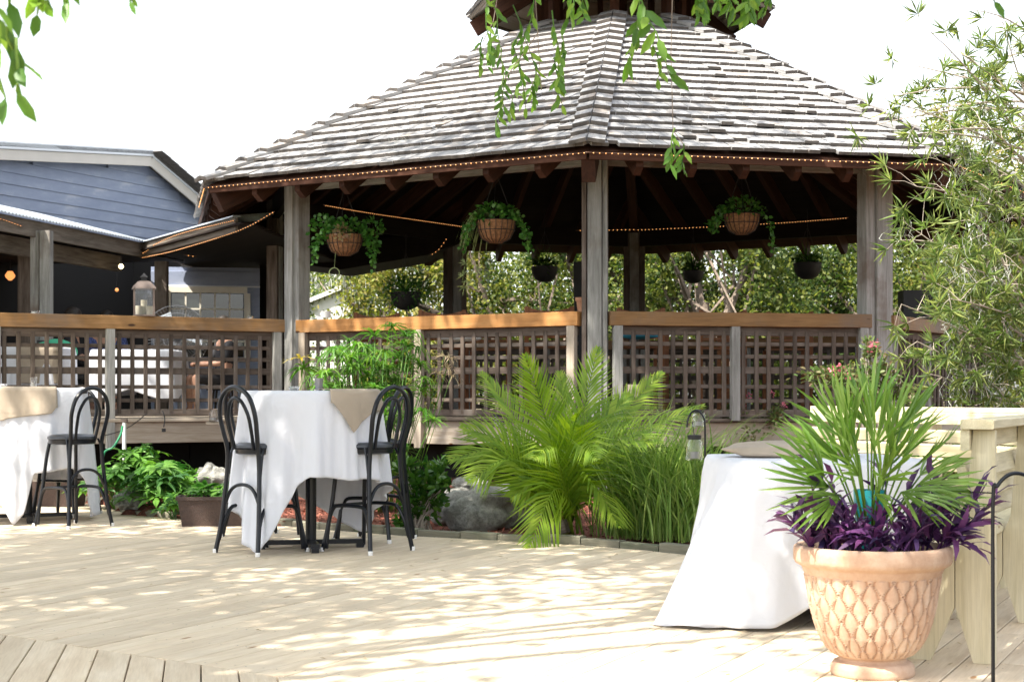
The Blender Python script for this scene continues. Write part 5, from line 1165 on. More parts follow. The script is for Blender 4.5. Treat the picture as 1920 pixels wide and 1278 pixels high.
# ================================================================= PLANTS
def path_leaves(pts, n, side_len, width, kind='blade', droop=.0, up=(0,0,1), fwd=.55, t0=.15, lift=.25, jit=.05, prof=None):
    """leaflets in two rows along a rachis"""
    q = spline(pts, 8); P_ = np.array([list(p) for p in q]); seg = np.linalg.norm(np.diff(P_, axis=0), axis=1); s = np.concatenate([[0], np.cumsum(seg)]); s /= s[-1]
    t = np.linspace(t0, 1, n); pos = np.stack([np.interp(t, s, P_[:, i]) for i in range(3)], -1); e = .01
    d = norm(np.stack([np.interp(np.minimum(t+e, 1), s, P_[:, i])-np.interp(t-e, s, P_[:, i]) for i in range(3)], -1))
    upv = np.array(up, float); sd_ = norm(np.cross(d, upv)); un = np.cross(sd_, d)
    pf = prof(t) if prof else np.sin(np.pi*np.clip((t-t0)/(1-t0), 0, 1)**.75*.86+.35)
    out = []
    for sg in (-1, 1):
        dd = sd_*sg*.8+d*fwd*(1+.9*t[:, None])+un*lift+RNG.normal(size=pos.shape)*jit
        out.append(scatter(pos, dd, un+RNG.normal(size=pos.shape)*.15, side_len*pf*RNG.uniform(.9, 1.05, n), width, kind, droop))
    return out, q
def frond(base, tip, lift, n, sl, wd, mat, parent, name='frond', droop=.6, up=(0,0,1), stem=.012, fwd=.55):
    base, tip = Vector(base), Vector(tip); mid = (base*.45+tip*.55)+Vector((0,0,lift)); pts = [base, base*.62+mid*.38+Vector((0,0,lift*.25)), mid, tip]
    ls, q = path_leaves(pts, n, sl, wd, 'blade', droop, up, fwd); lm = LM()
    for x in ls: lm.add(x)
    k = len(q); lm.addmb(MB().tube(q, [stem*(1-.85*i/(k-1)) for i in range(k)], 5)); return lm.build(name, mat, parent)
# majesty palm
pb = G(1045, 1004); pb.z = 0; t = empty('feather_palm', pb, 'big bright green feather palm arching over the middle of the garden bed', 'palm')
tips = [((985,668),-.2,.20),((905,700),.5,.20),((868,800),-.1,.30),((846,860),-.25,.42),((880,900),-.4,.45),((1050,700),.4,.15),((1085,770),-.5,.30),((1120,655),.2,.05),((1180,742),.3,.22),((1240,700),.6,.25),((1315,762),-.05,.28),((1235,830),-.5,.40),((1120,860),-.8,.50),((990,1030),-.75,.50),((1160,985),-.6,.45),((1000,860),-.7,.45),((960,930),-.3,.35),((1030,790),.1,.25)]
for (tp_, dy, lf) in tips:
    Y = pb.y+dy*1.3; tipp = P(tp_[0], tp_[1], Y); b = pb+Vector((RNG.normal()*.07, RNG.normal()*.06, .02))
    L_ = (tipp-b).length; face = Vector((RNG.normal()*.3, -1.0+.3*RNG.normal(), .75)); frond(b, tipp, lf*.75, int(19+13*L_), .50, .019, M['L_palm'], t, droop=.55, up=face, fwd=.85)
lm = LM()
for k in range(10):
    a = 6.28*k/10; b0 = pb+Vector((.07*math.cos(a), .07*math.sin(a), -.05)); lm.addmb(MB().tube([b0, b0+Vector((.05*math.cos(a), .05*math.sin(a), .35))], [.022,.012], 6))
lm.build('stem', M['L_lime'], t)
# papyrus
c0 = P(700, 900, 14.4); c0.z = 0; t = empty('umbrella_papyrus', c0, 'tall umbrella papyrus clump with starry green tops behind the mid deck table', 'papyrus')
def umbel(n, L_, dr, mat, wid=.011):
    lm = LM(); a = np.linspace(0, 2*np.pi, n, endpoint=False)+RNG.normal(size=n)*.15
    for k in range(n):
        L2 = L_*RNG.uniform(.75, 1.1); el = RNG.uniform(.1, .9); d = Vector((math.cos(a[k])*math.cos(el), math.sin(a[k])*math.cos(el), math.sin(el))); pts = [d*L2*f+Vector((0,0,-dr*L2*f*f)) for f in (0,.33,.66,1)]
        P_ = np.array([list(p) for p in pts[:-1]]); D_ = np.array([list(y-x) for x, y in zip(pts, pts[1:])]); V_ = []; sd_ = norm(np.cross(D_, [0,0,1.0])); ww = np.array([.5,.9,.7,.02])*wid
        pp = np.array([list(p) for p in pts]); s3 = np.vstack([sd_, sd_[-1:]]); V_ = np.concatenate([pp-s3*ww[:, None], pp+s3*ww[:, None]]); F_ = []
        for i in range(3): F_ += [(i, i+1, i+5), (i, i+5, i+4)]
        lm.add((V_, np.array(F_)))
    return lm.mesh('umbel', mat)
um = [umbel(18, .21, .75, M['L_pap']), umbel(22, .19, .45, M['L_pap']), umbel(16, .24, 1.0, M['L_pap']), umbel(14, .22, .6, M['L_pap'])]; umd = umbel(20, .19, .5, M['L_dry'], .005)
rr = random.Random(31); tops_ = [(570,690),(600,672),(575,740),(625,705),(640,660),(655,640),(690,650),(703,630),(735,612),(760,630),(776,622),(667,668),(720,660),(750,665),(790,680),(800,720),(600,720),(640,725),(680,712),(715,705),(745,712),(770,740),(790,770),(768,790),(735,800),(765,650),(610,700),(660,690),(700,680),(730,690)]
while len(tops_) < 118: tops_.append((rr.gauss(690, 58), rr.uniform(645, 850)))
stem = LM()
for k, (px, py) in enumerate(tops_):
    if not (560 < px < 815) or (px < 600 and py < 690): continue
    Y = c0.y+rr.uniform(-.55, .45)-(.3 if py > 740 else 0); tp_ = P(px, py, Y); tp_.z = max(tp_.z, .25); b = c0+Vector(((tp_.x-c0.x)*.45, (tp_.y-c0.y)*.5, -.03)); stem.addmb(MB().tube([b, (b+tp_)/2+Vector(((b-tp_).x*.12, 0, .03)), tp_], .0045, 4))
    ln_ = Matrix.Rotation(rr.uniform(0, 6.28), 4, 'Z') @ Matrix.Rotation(rr.uniform(-.3, .3)+(tp_.x-c0.x)*.4, 4, 'Y'); mm = Matrix.Translation(tp_) @ Matrix.Rotation((tp_.x-c0.x)*.5, 4, 'Y') @ ln_ @ Matrix.Scale(rr.uniform(.75, 1.12), 4)
    link('umbel', um[k % 4], None, t, mm)
for px, py in ((833,668),(838,690),(820,700),(842,672),(846,705)):
    tp_ = P(px, py, c0.y-.2); stem.addmb(MB().tube([c0+Vector((.3,0,0)), tp_], .004, 4)); link('umbel', umd, None, t, Matrix.Translation(tp_) @ Matrix.Rotation(.5, 4, 'Y') @ Matrix.Rotation(px, 4, 'Z'))
tp_ = P(562, 672, 14.2); link('umbel', umbel(8, .2, .5, leafmat('yellowed_leaf', [(.55,.42,.08),(.6,.5,.15)]), .016), None, t, Matrix.Translation(tp_)); stem.addmb(MB().tube([c0+Vector((-.3,0,0)), tp_], .004, 4))
stem.build('stems', M['L_pap'], t)
# shrubs built of twigs and leaves
def shrub(name, base, blobs, nl, L, asp, mat, label, cat='shrub', kind='lance', stems=12, grp=None, whorl=0, sm=None):
    base = Vector(base); t = empty(name, base, label, cat, grp); lm = LM(); mb = MB()
    for (c, rad, sh) in blobs:
        c = Vector(c); n = int(nl*sh); d = rdir(n, .2); r_ = RNG.uniform(.25, 1, (n, 1))**.45; p = np.array(c)+d*r_*np.array(rad)
        cl = rdir(max(6, n//22)); cp = np.array(c)+cl*np.array(rad)*RNG.uniform(.5, 1.0, (len(cl), 1)); j = RNG.integers(0, len(cl), n)
        p = p*.35+(cp[j]+RNG.normal(size=(n, 3))*np.array(rad)*.16)*.65
        o_ = norm(p-np.array(c)+[0,0,.1])+RNG.normal(size=(n, 3))*.7
        lm.add(scatter(p, o_, rdir(n, 1.2), L*RNG.uniform(.55, 1.15, n), L*asp, kind, .6/L*.05))
        for k in range(stems): e = Vector(cp[k % len(cp)]); m_ = (base+e)/2+Vector((RNG.normal()*.05, RNG.normal()*.05, .05)); mb.tube(bez(base+Vector((RNG.normal()*.05, RNG.normal()*.05, 0)), m_, e, 4), [.008,.007,.005,.004,.002], 4)
    lm.build('foliage', mat, t); mb.build('stems', sm or M['twig'], t); return t
b = G(790, 992); b.z = 0; shrub('glossy_shrub', b, [(P(790,925,b.y),(.22,.2,.27),1),(P(760,890,b.y),(.12,.14,.14),.35),(P(832,905,b.y),(.14,.14,.2),.45),(P(770,960,b.y),(.16,.16,.14),.4)], 420, .095, .42, M['L_gloss'], 'dark glossy shrub between the mid deck stools and the rock', kind='oval')
b = G(1410, 935); b.z = 0; t = shrub('reddish_shrub', b, [(P(1410,820,b.y),(.26,.25,.2),1),(P(1375,775,b.y),(.16,.2,.12),.5),(P(1450,785,b.y),(.18,.2,.15),.6),(P(1470,850,b.y),(.2,.2,.2),.6)], 700, .05, .55, M['L_red'], 'fine leaved shrub with reddish tips behind the grass and the low table', kind='oval')
lm = LM(); 
for px, py in ((1405,752),(1420,760),(1448,748),(1395,765),(1470,770)): lm.add(mound(P(px, py, b.y-.05), 16, .03, .03, .025))
lm.build('blossoms', M['L_pink'], t)
b = P(1650, 800, 13.6); b.z = 0; t = shrub('airy_shrub', b, [(P(1645,700,b.y),(.22,.2,.22),1),(P(1610,740,b.y),(.25,.2,.16),.9),(P(1690,745,b.y),(.18,.2,.14),.6),(P(1632,655,b.y),(.1,.1,.12),.25),(P(1560,705,b.y),(.3,.2,.12),.9)], 430, .055, .5, M['L_red'], 'airy shrub with pink tipped sprays in front of the right gazebo post', kind='oval')
lm = LM()
for px, py in ((1632,665),(1575,700),(1590,715),(1560,706),(1640,655)): lm.add(mound(P(px, py, b.y-.15), 14, .03, .03, .025))
lm.build('blossoms', M['L_pink'], t)
for i, (px, Y, z, w_, lb) in enumerate(((1560,13.8,.35,.55,'low leafy shrub behind the white table on the right'),(1700,13.4,.35,.5,'low leafy shrub seen between the slats of the far bench'),(1830,12.9,.4,.5,'low leafy shrub behind the far bench near the right edge'),(1470,14.0,.25,.5,'low green shrub under the right gazebo railing'))):
    b = P(px, 900, Y); b.z = 0; shrub('low_shrub', b, [(b+Vector((0,0,z)),(w_,.35,.3),1)], 1500, .06, .5, M['L_gloss' if i % 2 else 'L_red'], lb, kind='oval')
# lemongrass clumps: arching blades
def grass(base, n, h0, h1, spread, mat, label, name='grass_clump', wid=.006, cat='grass clump', tipdrop=.35, br=.16):
    base = Vector(base); t = empty(name, base, label, cat); m_ = 5; V = []; F_ = []; c = 0
    a = RNG.uniform(0, 6.28, n); L_ = RNG.uniform(h0, h1, n); s = np.abs(RNG.normal(size=n))*spread; dr = RNG.uniform(.2, 1, n)*tipdrop
    bx_ = RNG.normal(size=(n, 2))*br; f = np.linspace(0, 1, m_+1)[None, :]
    dx, dy = np.cos(a)[:, None], np.sin(a)[:, None]; out = s[:, None]*L_[:, None]*f**1.4+dr[:, None]*L_[:, None]*f**3*.7
    X = base.x+bx_[:, 0:1]+dx*out; Y = base.y+bx_[:, 1:2]+dy*out; Z = base.z+L_[:, None]*(f-.55*dr[:, None]*f**3-.25*s[:, None]*f**2)
    wv = wid*np.array([.6,1,1,.85,.55,.02])[None, :]; ang = a[:, None]+1.57+RNG.normal(size=(n, 1))*.8; sx, sy = np.cos(ang)*wv, np.sin(ang)*wv
    A = np.stack([X-sx, Y-sy, Z], -1); B = np.stack([X+sx, Y+sy, Z], -1); V = np.concatenate([A, B], 1).reshape(-1, 3)
    k = np.arange(n)[:, None]*(2*(m_+1)); i = np.arange(m_)[None]; F_ = np.stack([k+i, k+i+1, k+i+m_+2, k+i+m_+1], -1).reshape(-1, 4)
    o = mesh_np('blades', V, F_, mat, t); return t
g1 = G(1205, 1005); g1.z = 0; grass(g1, 620, .45, 1.3, .45, M['L_grass'], 'tall lemongrass clump right of the palm', br=.16, tipdrop=.6)
g1 = G(1290, 1010); g1.z = 0; grass(g1, 600, .45, 1.2, .45, M['L_grass'], 'tall lemongrass clump beside the shepherd hook', br=.15, tipdrop=.6)
g1 = P(1370, 980, 12.6); g1.z = 0; grass(g1, 300, .4, .8, .22, M['L_grass'], 'smaller grass clump just left of the low white table', br=.14)
# lobed leaf plants
def lobed(nl=7, L=.17, seed=0):
    rr = random.Random(seed); V = [(0,0,0)]; F_ = []; k = []
    for i in range(nl):
        a = (i/(nl-1)-.5)*4.3; L2 = L*(1-.35*abs(i/(nl-1)-.5)*2)*rr.uniform(.9, 1.1); wd = .11*L/.17*.32
        c_, s_ = math.cos(a), math.sin(a); 
        for (x, y, z) in ((.30,-.6,.0),(.62,-1,.02),(.85,-.5,-.01),(1.0,0,-.06),(.85,.5,-.01),(.62,1,.02),(.30,.6,.0),(.5,0,.03)):
            X_, Y_ = x*L2, y*wd*.55; V.append((X_*c_-Y_*s_, X_*s_+Y_*c_, z*L2*1.5))
        o = 1+i*8; F_ += [(0,o,o+7),(o,o+1,o+7),(o+1,o+2,o+7),(o+2,o+3,o+7),(o+3,o+4,o+7),(o+4,o+5,o+7),(o+5,o+6,o+7),(o+6,0,o+7)]
    me = bpy.data.meshes.new('leaf'); me.from_pydata(V, [], F_); me.update(); return me
lv = [lobed(7, .19, 1), lobed(7, .16, 2), lobed(5, .15, 3), lobed(9, .17, 4)]
for m_ in lv: m_.materials.append(M['L_bed'])
def bedplant(base, n, rad, h, label, seed, sc_=1.0):
    rr = random.Random(seed); base = Vector(base); t = empty('lobed_leaf_plant', base, label, 'bedding plant', 'lobed leaf plants in the bed'); st = MB()
    for k in range(n):
        a = rr.uniform(0, 6.28); f = rr.random()**.6; hh = h*(1-.55*f*f)*rr.uniform(.55, 1.05); p = base+Vector((math.cos(a)*rad*f, math.sin(a)*rad*f*.8, hh)); st.tube(bez(base+Vector((math.cos(a)*.04, math.sin(a)*.04, 0)), base+Vector((math.cos(a)*rad*f*.4, math.sin(a)*rad*f*.4, hh*.75)), p, 4), .004, 4)
        m0 = Matrix.Translation(p) @ Matrix.Rotation(a+rr.uniform(-.5,.5), 4, 'Z') @ Matrix.Rotation(rr.uniform(.0,.75), 4, 'Y') @ Matrix.Rotation(rr.uniform(-.4,.4), 4, 'X') @ Matrix.Scale(rr.uniform(.85,1.4)*sc_, 4); link('leaf', lv[k % 4], None, t, m0)
    st.build('stems', M['L_bed'], t)
bedplant(P(222, 930, 14.9).xy.to_3d(), 58, .30, .52, 'broad lobed leaf plant at the left end of the bed by the standpipe', 1); bedplant(P(300, 950, 14.2).xy.to_3d(), 62, .30, .50, 'dark lobed leaf plant in the middle of the left bed', 2); bedplant(P(268, 900, 15.0).xy.to_3d(), 36, .25, .62, 'tallest lobed leaf plant rising in front of the porch joist', 6)
bedplant(P(350, 915, 14.6).xy.to_3d(), 34, .24, .42, 'lobed leaf plant beside the pale rock', 3); bedplant(bp1+Vector((-.05,.1,.15)), 26, .22, .22, 'light green lobed plant growing in the box planter', 4, .85); bedplant(P(330, 985, 13.7).xy.to_3d(), 14, .14, .2, 'small lobed leaf plant at the deck edging', 5, .7)
bedplant(bp2+Vector((0,0,.2)), 8, .16, .12, 'sparse plant in the box planter behind the leftmost table', 9, .6)
# fan palm in the terracotta planter
fb = PC+Vector((.0,.03,.45)); t = empty('fan_palm', fb, 'young fan palm with stiff green fans growing in the terracotta planter', 'palm')
def fan(base, hub, dirv, nrm, n, L_, spread):
    lm = LM(); base, hub = Vector(base), Vector(hub); d = Vector(dirv).normalized(); nn = Vector(nrm); nn = (nn-d*nn.dot(d)).normalized(); s = d.cross(nn)
    lm.addmb(MB().tube(bez(base, base*.45+hub*.55+Vector((0,0,.03)), hub, 6), .0038, 5))
    for k in range(n):
        f = k/(n-1)*2-1; a = f*spread+RNG.normal()*.07; dd = (d*math.cos(a)+s*math.sin(a)).normalized(); L2 = L_*(1-.28*f*f)*RNG.uniform(.88, 1.05); wd = .0072; fold = nn*.006
        pts = [hub, hub+dd*L2*.33+nn*.005, hub+dd*L2*.7, hub+dd*L2-nn*L2*RNG.uniform(.0,.16)]; sv = dd.cross(nn).normalized(); W = [.25,.85,1,.06]
        V_ = []
        for p, w_ in zip(pts, W): V_ += [list(p-sv*wd*w_+fold*w_), list(p), list(p+sv*wd*w_+fold*w_)]
        F_ = []
        for i in range(3):
            o = i*3; F_ += [(o,o+3,o+4),(o,o+4,o+1),(o+1,o+4,o+5),(o+1,o+5,o+2)]
        lm.add((np.array(V_), np.array(F_)))
    lm.build('fan_leaf', M['L_fan'], t)
fans = [((1545,870),(-.75,-.1,.75),-.08),((1580,800),(-.55,.0,.9),.0),((1610,830),(-.25,-.3,1),-.12),((1640,815),(.05,-.2,1),-.1),((1600,880),(-.9,-.5,.25),-.15),((1668,830),(.35,.1,1),.05),((1700,860),(.75,-.1,.62),-.05),((1722,885),(.95,-.2,.12),-.06),((1640,905),(.0,-1,.1),-.2),((1690,900),(.7,-.6,-.25),-.12),((1575,905),(-.8,-.4,-.3),-.1),((1625,780),(-.15,.3,1),.12),((1560,840),(-.8,.3,.7),.1),((1725,870),(.8,.4,.35),.12),((1655,860),(.4,-.6,.8),-.15),((1610,870),(-.5,-.7,.7),-.18),((1635,760),(.1,0,1),.0),((1600,790),(-.35,0,1),-.05),((1665,800),(.5,0,1),.05),((1570,845),(-.7,0,.8),0),((1590,850),(-.4,-.3,1),-.1),((1690,845),(.6,-.2,.9),-.05),((1715,900),(1,0,.0),0),((1740,890),(.9,.2,-.2),.05),((1555,890),(-.9,0,.1),0),((1650,880),(.2,-.8,.6),-.15)]
for (px, py), d, dy in fans: fan(fb, P(px, py+22, PC.y+dy), d, (RNG.normal()*1.0, -.55+RNG.normal()*.5, .5+RNG.normal()*.5), 9, .28, .62)
# one long upright leaf on the right
fan(fb, P(1690, 800, PC.y), (.62,.0,.9), (0,-1,.2), 5, .26, .13)
MB().tube([fb, fb+Vector((.0,.0,.16))], [.03,.018], 8).build('stem', M['coco'], t)
# purple heart
t = empty('purple_heart_plant', PC+Vector((0,0,.45)), 'dark purple trailing plant filling the rim of the terracotta planter', 'plant')
def shoot(p0, p1, sag, n, L_, wd):
    pts = bez(p0, (Vector(p0)+Vector(p1))/2+Vector((0,0,sag)), p1, 8); q = np.array([list(p) for p in pts]); tt = np.linspace(.12, 1, n); s = np.linspace(0, 1, 9); pos = np.stack([np.interp(tt, s, q[:, i]) for i in range(3)], -1); d = norm(np.stack([np.interp(np.minimum(tt+.05, 1.0), s, q[:, i])-np.interp(tt-.05, s, q[:, i]) for i in range(3)], -1))
    alt = np.where(np.arange(n) % 2, 1, -1)[:, None]; sd_ = norm(np.cross(d, [0,0,1.0])); dd = d*.8+sd_*alt*.75+[0,0,.35]+RNG.normal(size=(n,3))*.3; lm = LM(); lm.add(scatter(pos, dd, np.tile([0,0,1.0],(n,1))+RNG.normal(size=(n,3))*.4, L_*(.65+.35*np.sin(tt*2.6)), wd, 'strap')); lm.addmb(MB().tube(pts, [.005*(1-.06*i) for i in range(9)], 5)); lm.build('shoot', M['L_purple'], t)
rr = random.Random(5); c = PC+Vector((0,0,.47))
for k in range(46):
    a = rr.uniform(-2.0, 2.0)+(-math.pi/2); r0 = rr.uniform(.06,.2); p0 = c+Vector((math.cos(a)*r0, math.sin(a)*r0, 0)); r1 = rr.uniform(.12,.27); p1 = c+Vector((math.cos(a+rr.uniform(-.4,.4))*r1, math.sin(a)*r1, rr.uniform(.03,.16))); shoot(p0, p1, .05, rr.randint(6,9), rr.uniform(.10,.14), .021)
for px, py, dy in ((1475,975,0),(1490,1000,-.1),(1520,900,.0),(1540,880,.05),(1560,905,-.05),(1500,960,-.1),(1700,905,.1),(1745,895,.0),(1760,920,-.05),(1800,950,.0),(1850,905,-.05),(1870,930,.0),(1790,1010,-.1),(1820,1030,-.1),(1845,985,-.1),(1770,960,-.12),(1660,900,.05)):
    e = P(px, py, PC.y+dy); f = max(-.24, min(.24, (e.x-PC.x)*.8)); p0 = c+Vector((f, -.05, 0)); shoot(p0, e, .06 if py > 940 else -.02, 11 if abs(px-1631) > 130 else 7, .14, .026)
# ================================================================= THE TREE ON THE RIGHT
tb = Vector((4.45, 12.9, -.1)); t = empty('whorled_leaf_tree', tb, 'open tree with whorled narrow leaves and hanging moss at the right edge', 'tree'); mb = MB()
trunk_pts = [tb, tb+Vector((.05,0,1.6)), tb+Vector((-.1,.05,3.0)), tb+Vector((.1,-.05,4.6)), tb+Vector((.05,0,6.2))]; mb.tube(spline(trunk_pts, 5), [.10-.0038*i for i in range(21)], 8); mb.build('trunk', M['bark'], t, True)
lm = LM(); br = MB(); mossp = []; rr = random.Random(77); whorls = []
tg0 = [(1700,120),(1660,185),(1640,235),(1665,190),(1745,60),(1830,20),(1880,40),(1780,190),(1725,250),(1860,120),(1905,150),(1700,215),(1760,300),(1690,310),(1740,250),(1680,330),(1720,350),(1800,100),(1770,130),(1735,375),(1690,450),(1730,500),(1700,420),(1760,410),(1750,470),(1715,560),(1690,570),(1740,610),(1780,560),(1800,500),(1830,420),(1850,520),(1880,600),(1800,640),(1770,690),(1740,700),(1830,690),(1870,470),(1900,540),(1890,380),(1910,300),(1850,310),(1800,360),(1905,660),(1860,720),(1820,600),(1790,300),(1840,230),(1910,430),(1770,620),(1900,240),(1875,190),(1720,640),(1785,520),(1760,540)]
tg = [q_ for i_, q_ in enumerate(tg0) if not (q_[0] < 1765 and 240 < q_[1] < 700 and i_ % 2)]
for i, (px, py) in enumerate(tg):
    Y = 12.4+rr.uniform(-.9, .9); e = P(px, py, Y); h = min(5.8, max(.7, e.z-rr.uniform(-.2, 1.2))); f = h/6.2; s0 = tb+Vector((0,0,h)); m_ = s0*.5+e*.5+Vector((rr.uniform(-.1,.1), rr.uniform(-.15,.15), rr.uniform(.05,.3))); q = bez(s0, m_, e, 10); br.tube(q, [.014-.0011*j for j in range(11)], 5)
    for j in range(5, 11):
        for z in range(1 if py < 300 else 2):
            o = q[j]; d = Vector((rr.uniform(-1,.6), rr.uniform(-1,.8), rr.uniform(-.8,.9))).normalized()*rr.uniform(.08,.30); w_ = o+d; br.tube([o, o+d*.5+Vector((0,0,.02)), w_], [.003,.002,.0012], 3); whorls.append((w_, d.normalized()))
    if py > 230:
        for z in range(2): mossp.append(q[rr.randint(4, 10)])
for w_, d in whorls:
    n = 14; a = RNG.uniform(0, 6.28, n); dn = np.array(d); s = norm(np.cross(dn, [.3,.2,1.0])); u = np.cross(dn, s); sp = RNG.uniform(.45, 1.5, n); D_ = dn*np.cos(sp)[:, None]+(s*np.cos(a)[:, None]+u*np.sin(a)[:, None])*np.sin(sp)[:, None]; lm.add(scatter(np.tile(np.array(w_), (n, 1)), D_, rdir(n), RNG.uniform(.10,.18,n), .0145, 'lance'))
lm.build('foliage', M['L_tree'], t); br.build('branches', M['twig'], t)
def mossmesh(pts, n, L_, name, mat, parent, wd=.0025, curl=.03):
    V = []; F_ = []; c = 0; m_ = 7; N_ = len(pts)*n; P0 = np.repeat(np.array([list(p) for p in pts]), n, 0)+RNG.normal(size=(N_, 3))*[.04,.04,.03]; LL = RNG.uniform(.25, 1, N_)*L_; w_ = RNG.normal(size=(N_, m_+1, 2))*curl; w_ = np.cumsum(w_, 1)*.6; f = np.linspace(0, 1, m_+1)[None]
    X = P0[:, 0:1]+w_[..., 0]; Y = P0[:, 1:2]+w_[..., 1]; Z = P0[:, 2:3]-LL[:, None]*f; ang = RNG.uniform(0, 3.14, (N_, 1)); sx, sy = np.cos(ang)*wd, np.sin(ang)*wd
    V = np.concatenate([np.stack([X-sx, Y-sy, Z], -1), np.stack([X+sx, Y+sy, Z], -1)], 1).reshape(-1, 3); k = np.arange(N_)[:, None]*(2*(m_+1)); i = np.arange(m_)[None]; F_ = np.stack([k+i, k+i+1, k+i+m_+2, k+i+m_+1], -1).reshape(-1, 4); return mesh_np(name, V, F_, mat, parent)
tag(mossmesh(mossp[::2], 12, .26, 'hanging_moss', M['moss'], t), kind='stuff')
# strands of moss caught on the shakes
o = mossmesh([P(745, 262, 16.6), P(790, 285, 16.2), P(1180, 238, 15.6), P(1290, 262, 15.4), P(1165,190,16.5), P(1630,300,16.4)], 22, .22, 'roof_moss', M['moss'], None, .0016, .04); tag(o, 'wisps of grey moss caught on the edge of the shake roof', 'moss')
# ================================================================= TREES BEHIND
def tree(px, Y, top, rx, label, mat, n=13000, leaf=.10, low=.3, trunkm='bark', seed=0, limbs=7, ry=None, name='tree', base=None, gap=.09, cat='tree', grp='trees behind the gazebo'):
    b = base or P(px, 0, Y).xy.to_3d(); b = Vector((b.x, b.y, -.4)); t = empty(name, b, label, cat, grp); rr = np.random.default_rng(seed+100); ry = ry or rx*.8; cz = (top+low)/2; rz = (top-low)/2
    nc = 60; d = norm(rr.normal(size=(nc, 3))); cp = np.array([b.x, b.y, cz])+d*np.array([rx, ry, rz])*(rr.uniform(.3, 1, (nc, 1))**.6)
    sz = rr.uniform(.5, 1.3, nc); j = rr.choice(nc, n, p=sz**2/(sz**2).sum()); g = rr.normal(size=(n, 3)); p = cp[j]+g*(np.array([rx, ry, rz])*gap)[None]*sz[j][:, None]; p[:, 2] = np.maximum(p[:, 2], .0)
    dd = norm(rr.normal(size=(n, 3))+[0,0,-.3]); V, F_ = scatter(p, dd, norm(rr.normal(size=(n, 3))+[0,0,1]), rr.uniform(.6, 1.2, n)*leaf, leaf*.55, 'quad'); mesh_np('crown', V, F_, mat, t)
    mb = MB(); tp_ = b+Vector((rr.uniform(-.4,.4), 0, cz+.3)); q = spline([b, b+(tp_-b)*.4+Vector((rr.uniform(-.25,.25),0,0)), tp_], 5); mb.tube(q, [.17-.009*k for k in range(len(q))], 7)
    for k in range(limbs):
        e = Vector(cp[rr.integers(nc)]); s0 = q[rr.integers(3, len(q))]; mb.tube(bez(s0, (s0+e)/2+Vector((rr.uniform(-.3,.3), rr.uniform(-.3,.3), rr.uniform(0,.4))), e, 6), [.075,.065,.055,.045,.035,.02,.012], 5)
        for z in range(2): e2 = Vector(cp[rr.integers(nc)]); mb.tube([s0*.5+e*.5, (s0*.5+e*.5)*.4+e2*.6, e2], [.03,.02,.008], 4)
    mb.build('trunk', M[trunkm], t, True); return t, cp
tr = [(612,34,5.6,2.6,'pale moss hung oak seen in the left opening of the gazebo beside the left post','L_bk',1),(735,31,5.4,2.3,'moss hung oak behind the fern basket in the left opening','L_bk',1),(850,29,5.4,2.0,'yellow green tree left of the dark back post','L_lime',0),(960,30,5.6,2.2,'yellow green tree right of the dark back post','L_bk',0),(1080,28,5.2,2.0,'tree with long bare limbs behind the front gazebo post','L_bk',2),(1215,29,5.5,2.1,'green tree with forked dark limbs right of the front post','L_bkd',2),(1335,27,5.2,1.7,'tree with a pale forked trunk in the middle of the right opening','L_bk',2),(1450,29,5.4,2.0,'dark leaved tree with crossing pale branches in the right opening','L_bkd',2),(1570,30,5.6,2.1,'dark leaved tree beside the right gazebo post','L_bkd',0),(1690,28,5.2,1.9,'bushy tree just right of the right gazebo post','L_bk',0),(1800,31,6.6,2.4,'lime green tree with a few orange leaves behind the right edge tree','L_lime',0),(1930,33,7.2,2.8,'tall lime green tree at the far right','L_lime',0),(2100,30,7.5,3,'green tree beyond the right edge of the photo','L_bk',0),(372,37,5.35,1.6,'small treetop peeking between the house gable and the gazebo eave','L_lime',0)]
mm_ = []
for i, (px, Y, top, rx, lb, mt, k) in enumerate(tr):
    t, cp = tree(px, Y, top, rx, lb, M[mt], 12500, .10, .2, 'bark' if k == 2 or i % 2 else 'barkd', i, 9 if k == 2 else 5)
    if k == 1: tag(mossmesh([Vector(c_) for c_ in cp[:60]], 26, 1.1, 'hanging_moss', M['moss'], t, .008, .05), kind='stuff')
for i in range(9):                        # bushes and a second row that close the view
    px = 500+i*185; t, cp = tree(px, 38+(i % 3)*2, 6.6+(i % 2)*.4 if px > 1500 else 5.6, 3.2, ['dense tree of the far row behind the left gazebo post','dense far tree behind the fern basket','dense far tree behind the dark back post','dense far tree behind the front gazebo post','dense far tree in the right opening','dense far tree behind the dark hanging basket','dense far tree behind the right gazebo post','dense far tree at the right behind the whorled tree','dense far tree at the far right edge'][i], M['L_lime' if i % 3 == 1 else 'L_bk'], 5000, .17, .0, 'barkd', 40+i, 3)
# a pale shed roof seen far left through the gazebo
c = P(598, 600, 30); sh_ = empty('shed', Vector((c.x, c.y, -.4)), 'pale shed corner far behind the left opening of the gazebo', 'shed'); mb = MB().add([(-1.6,0,0),(.75,0,0),(.75,0,2.95),(.35,0,3.35),(-1.6,0,2.7)], [(0,1,2,3,4)]); mb.prism([(-1.6,-.1,2.6),(.42,-.1,3.4),(.42,1.5,3.4),(-1.6,1.5,2.6)], Vector((0,0,.08))); mb.build('shed_wall', M['white'], sh_, M=Matrix.Translation(sh_.location))
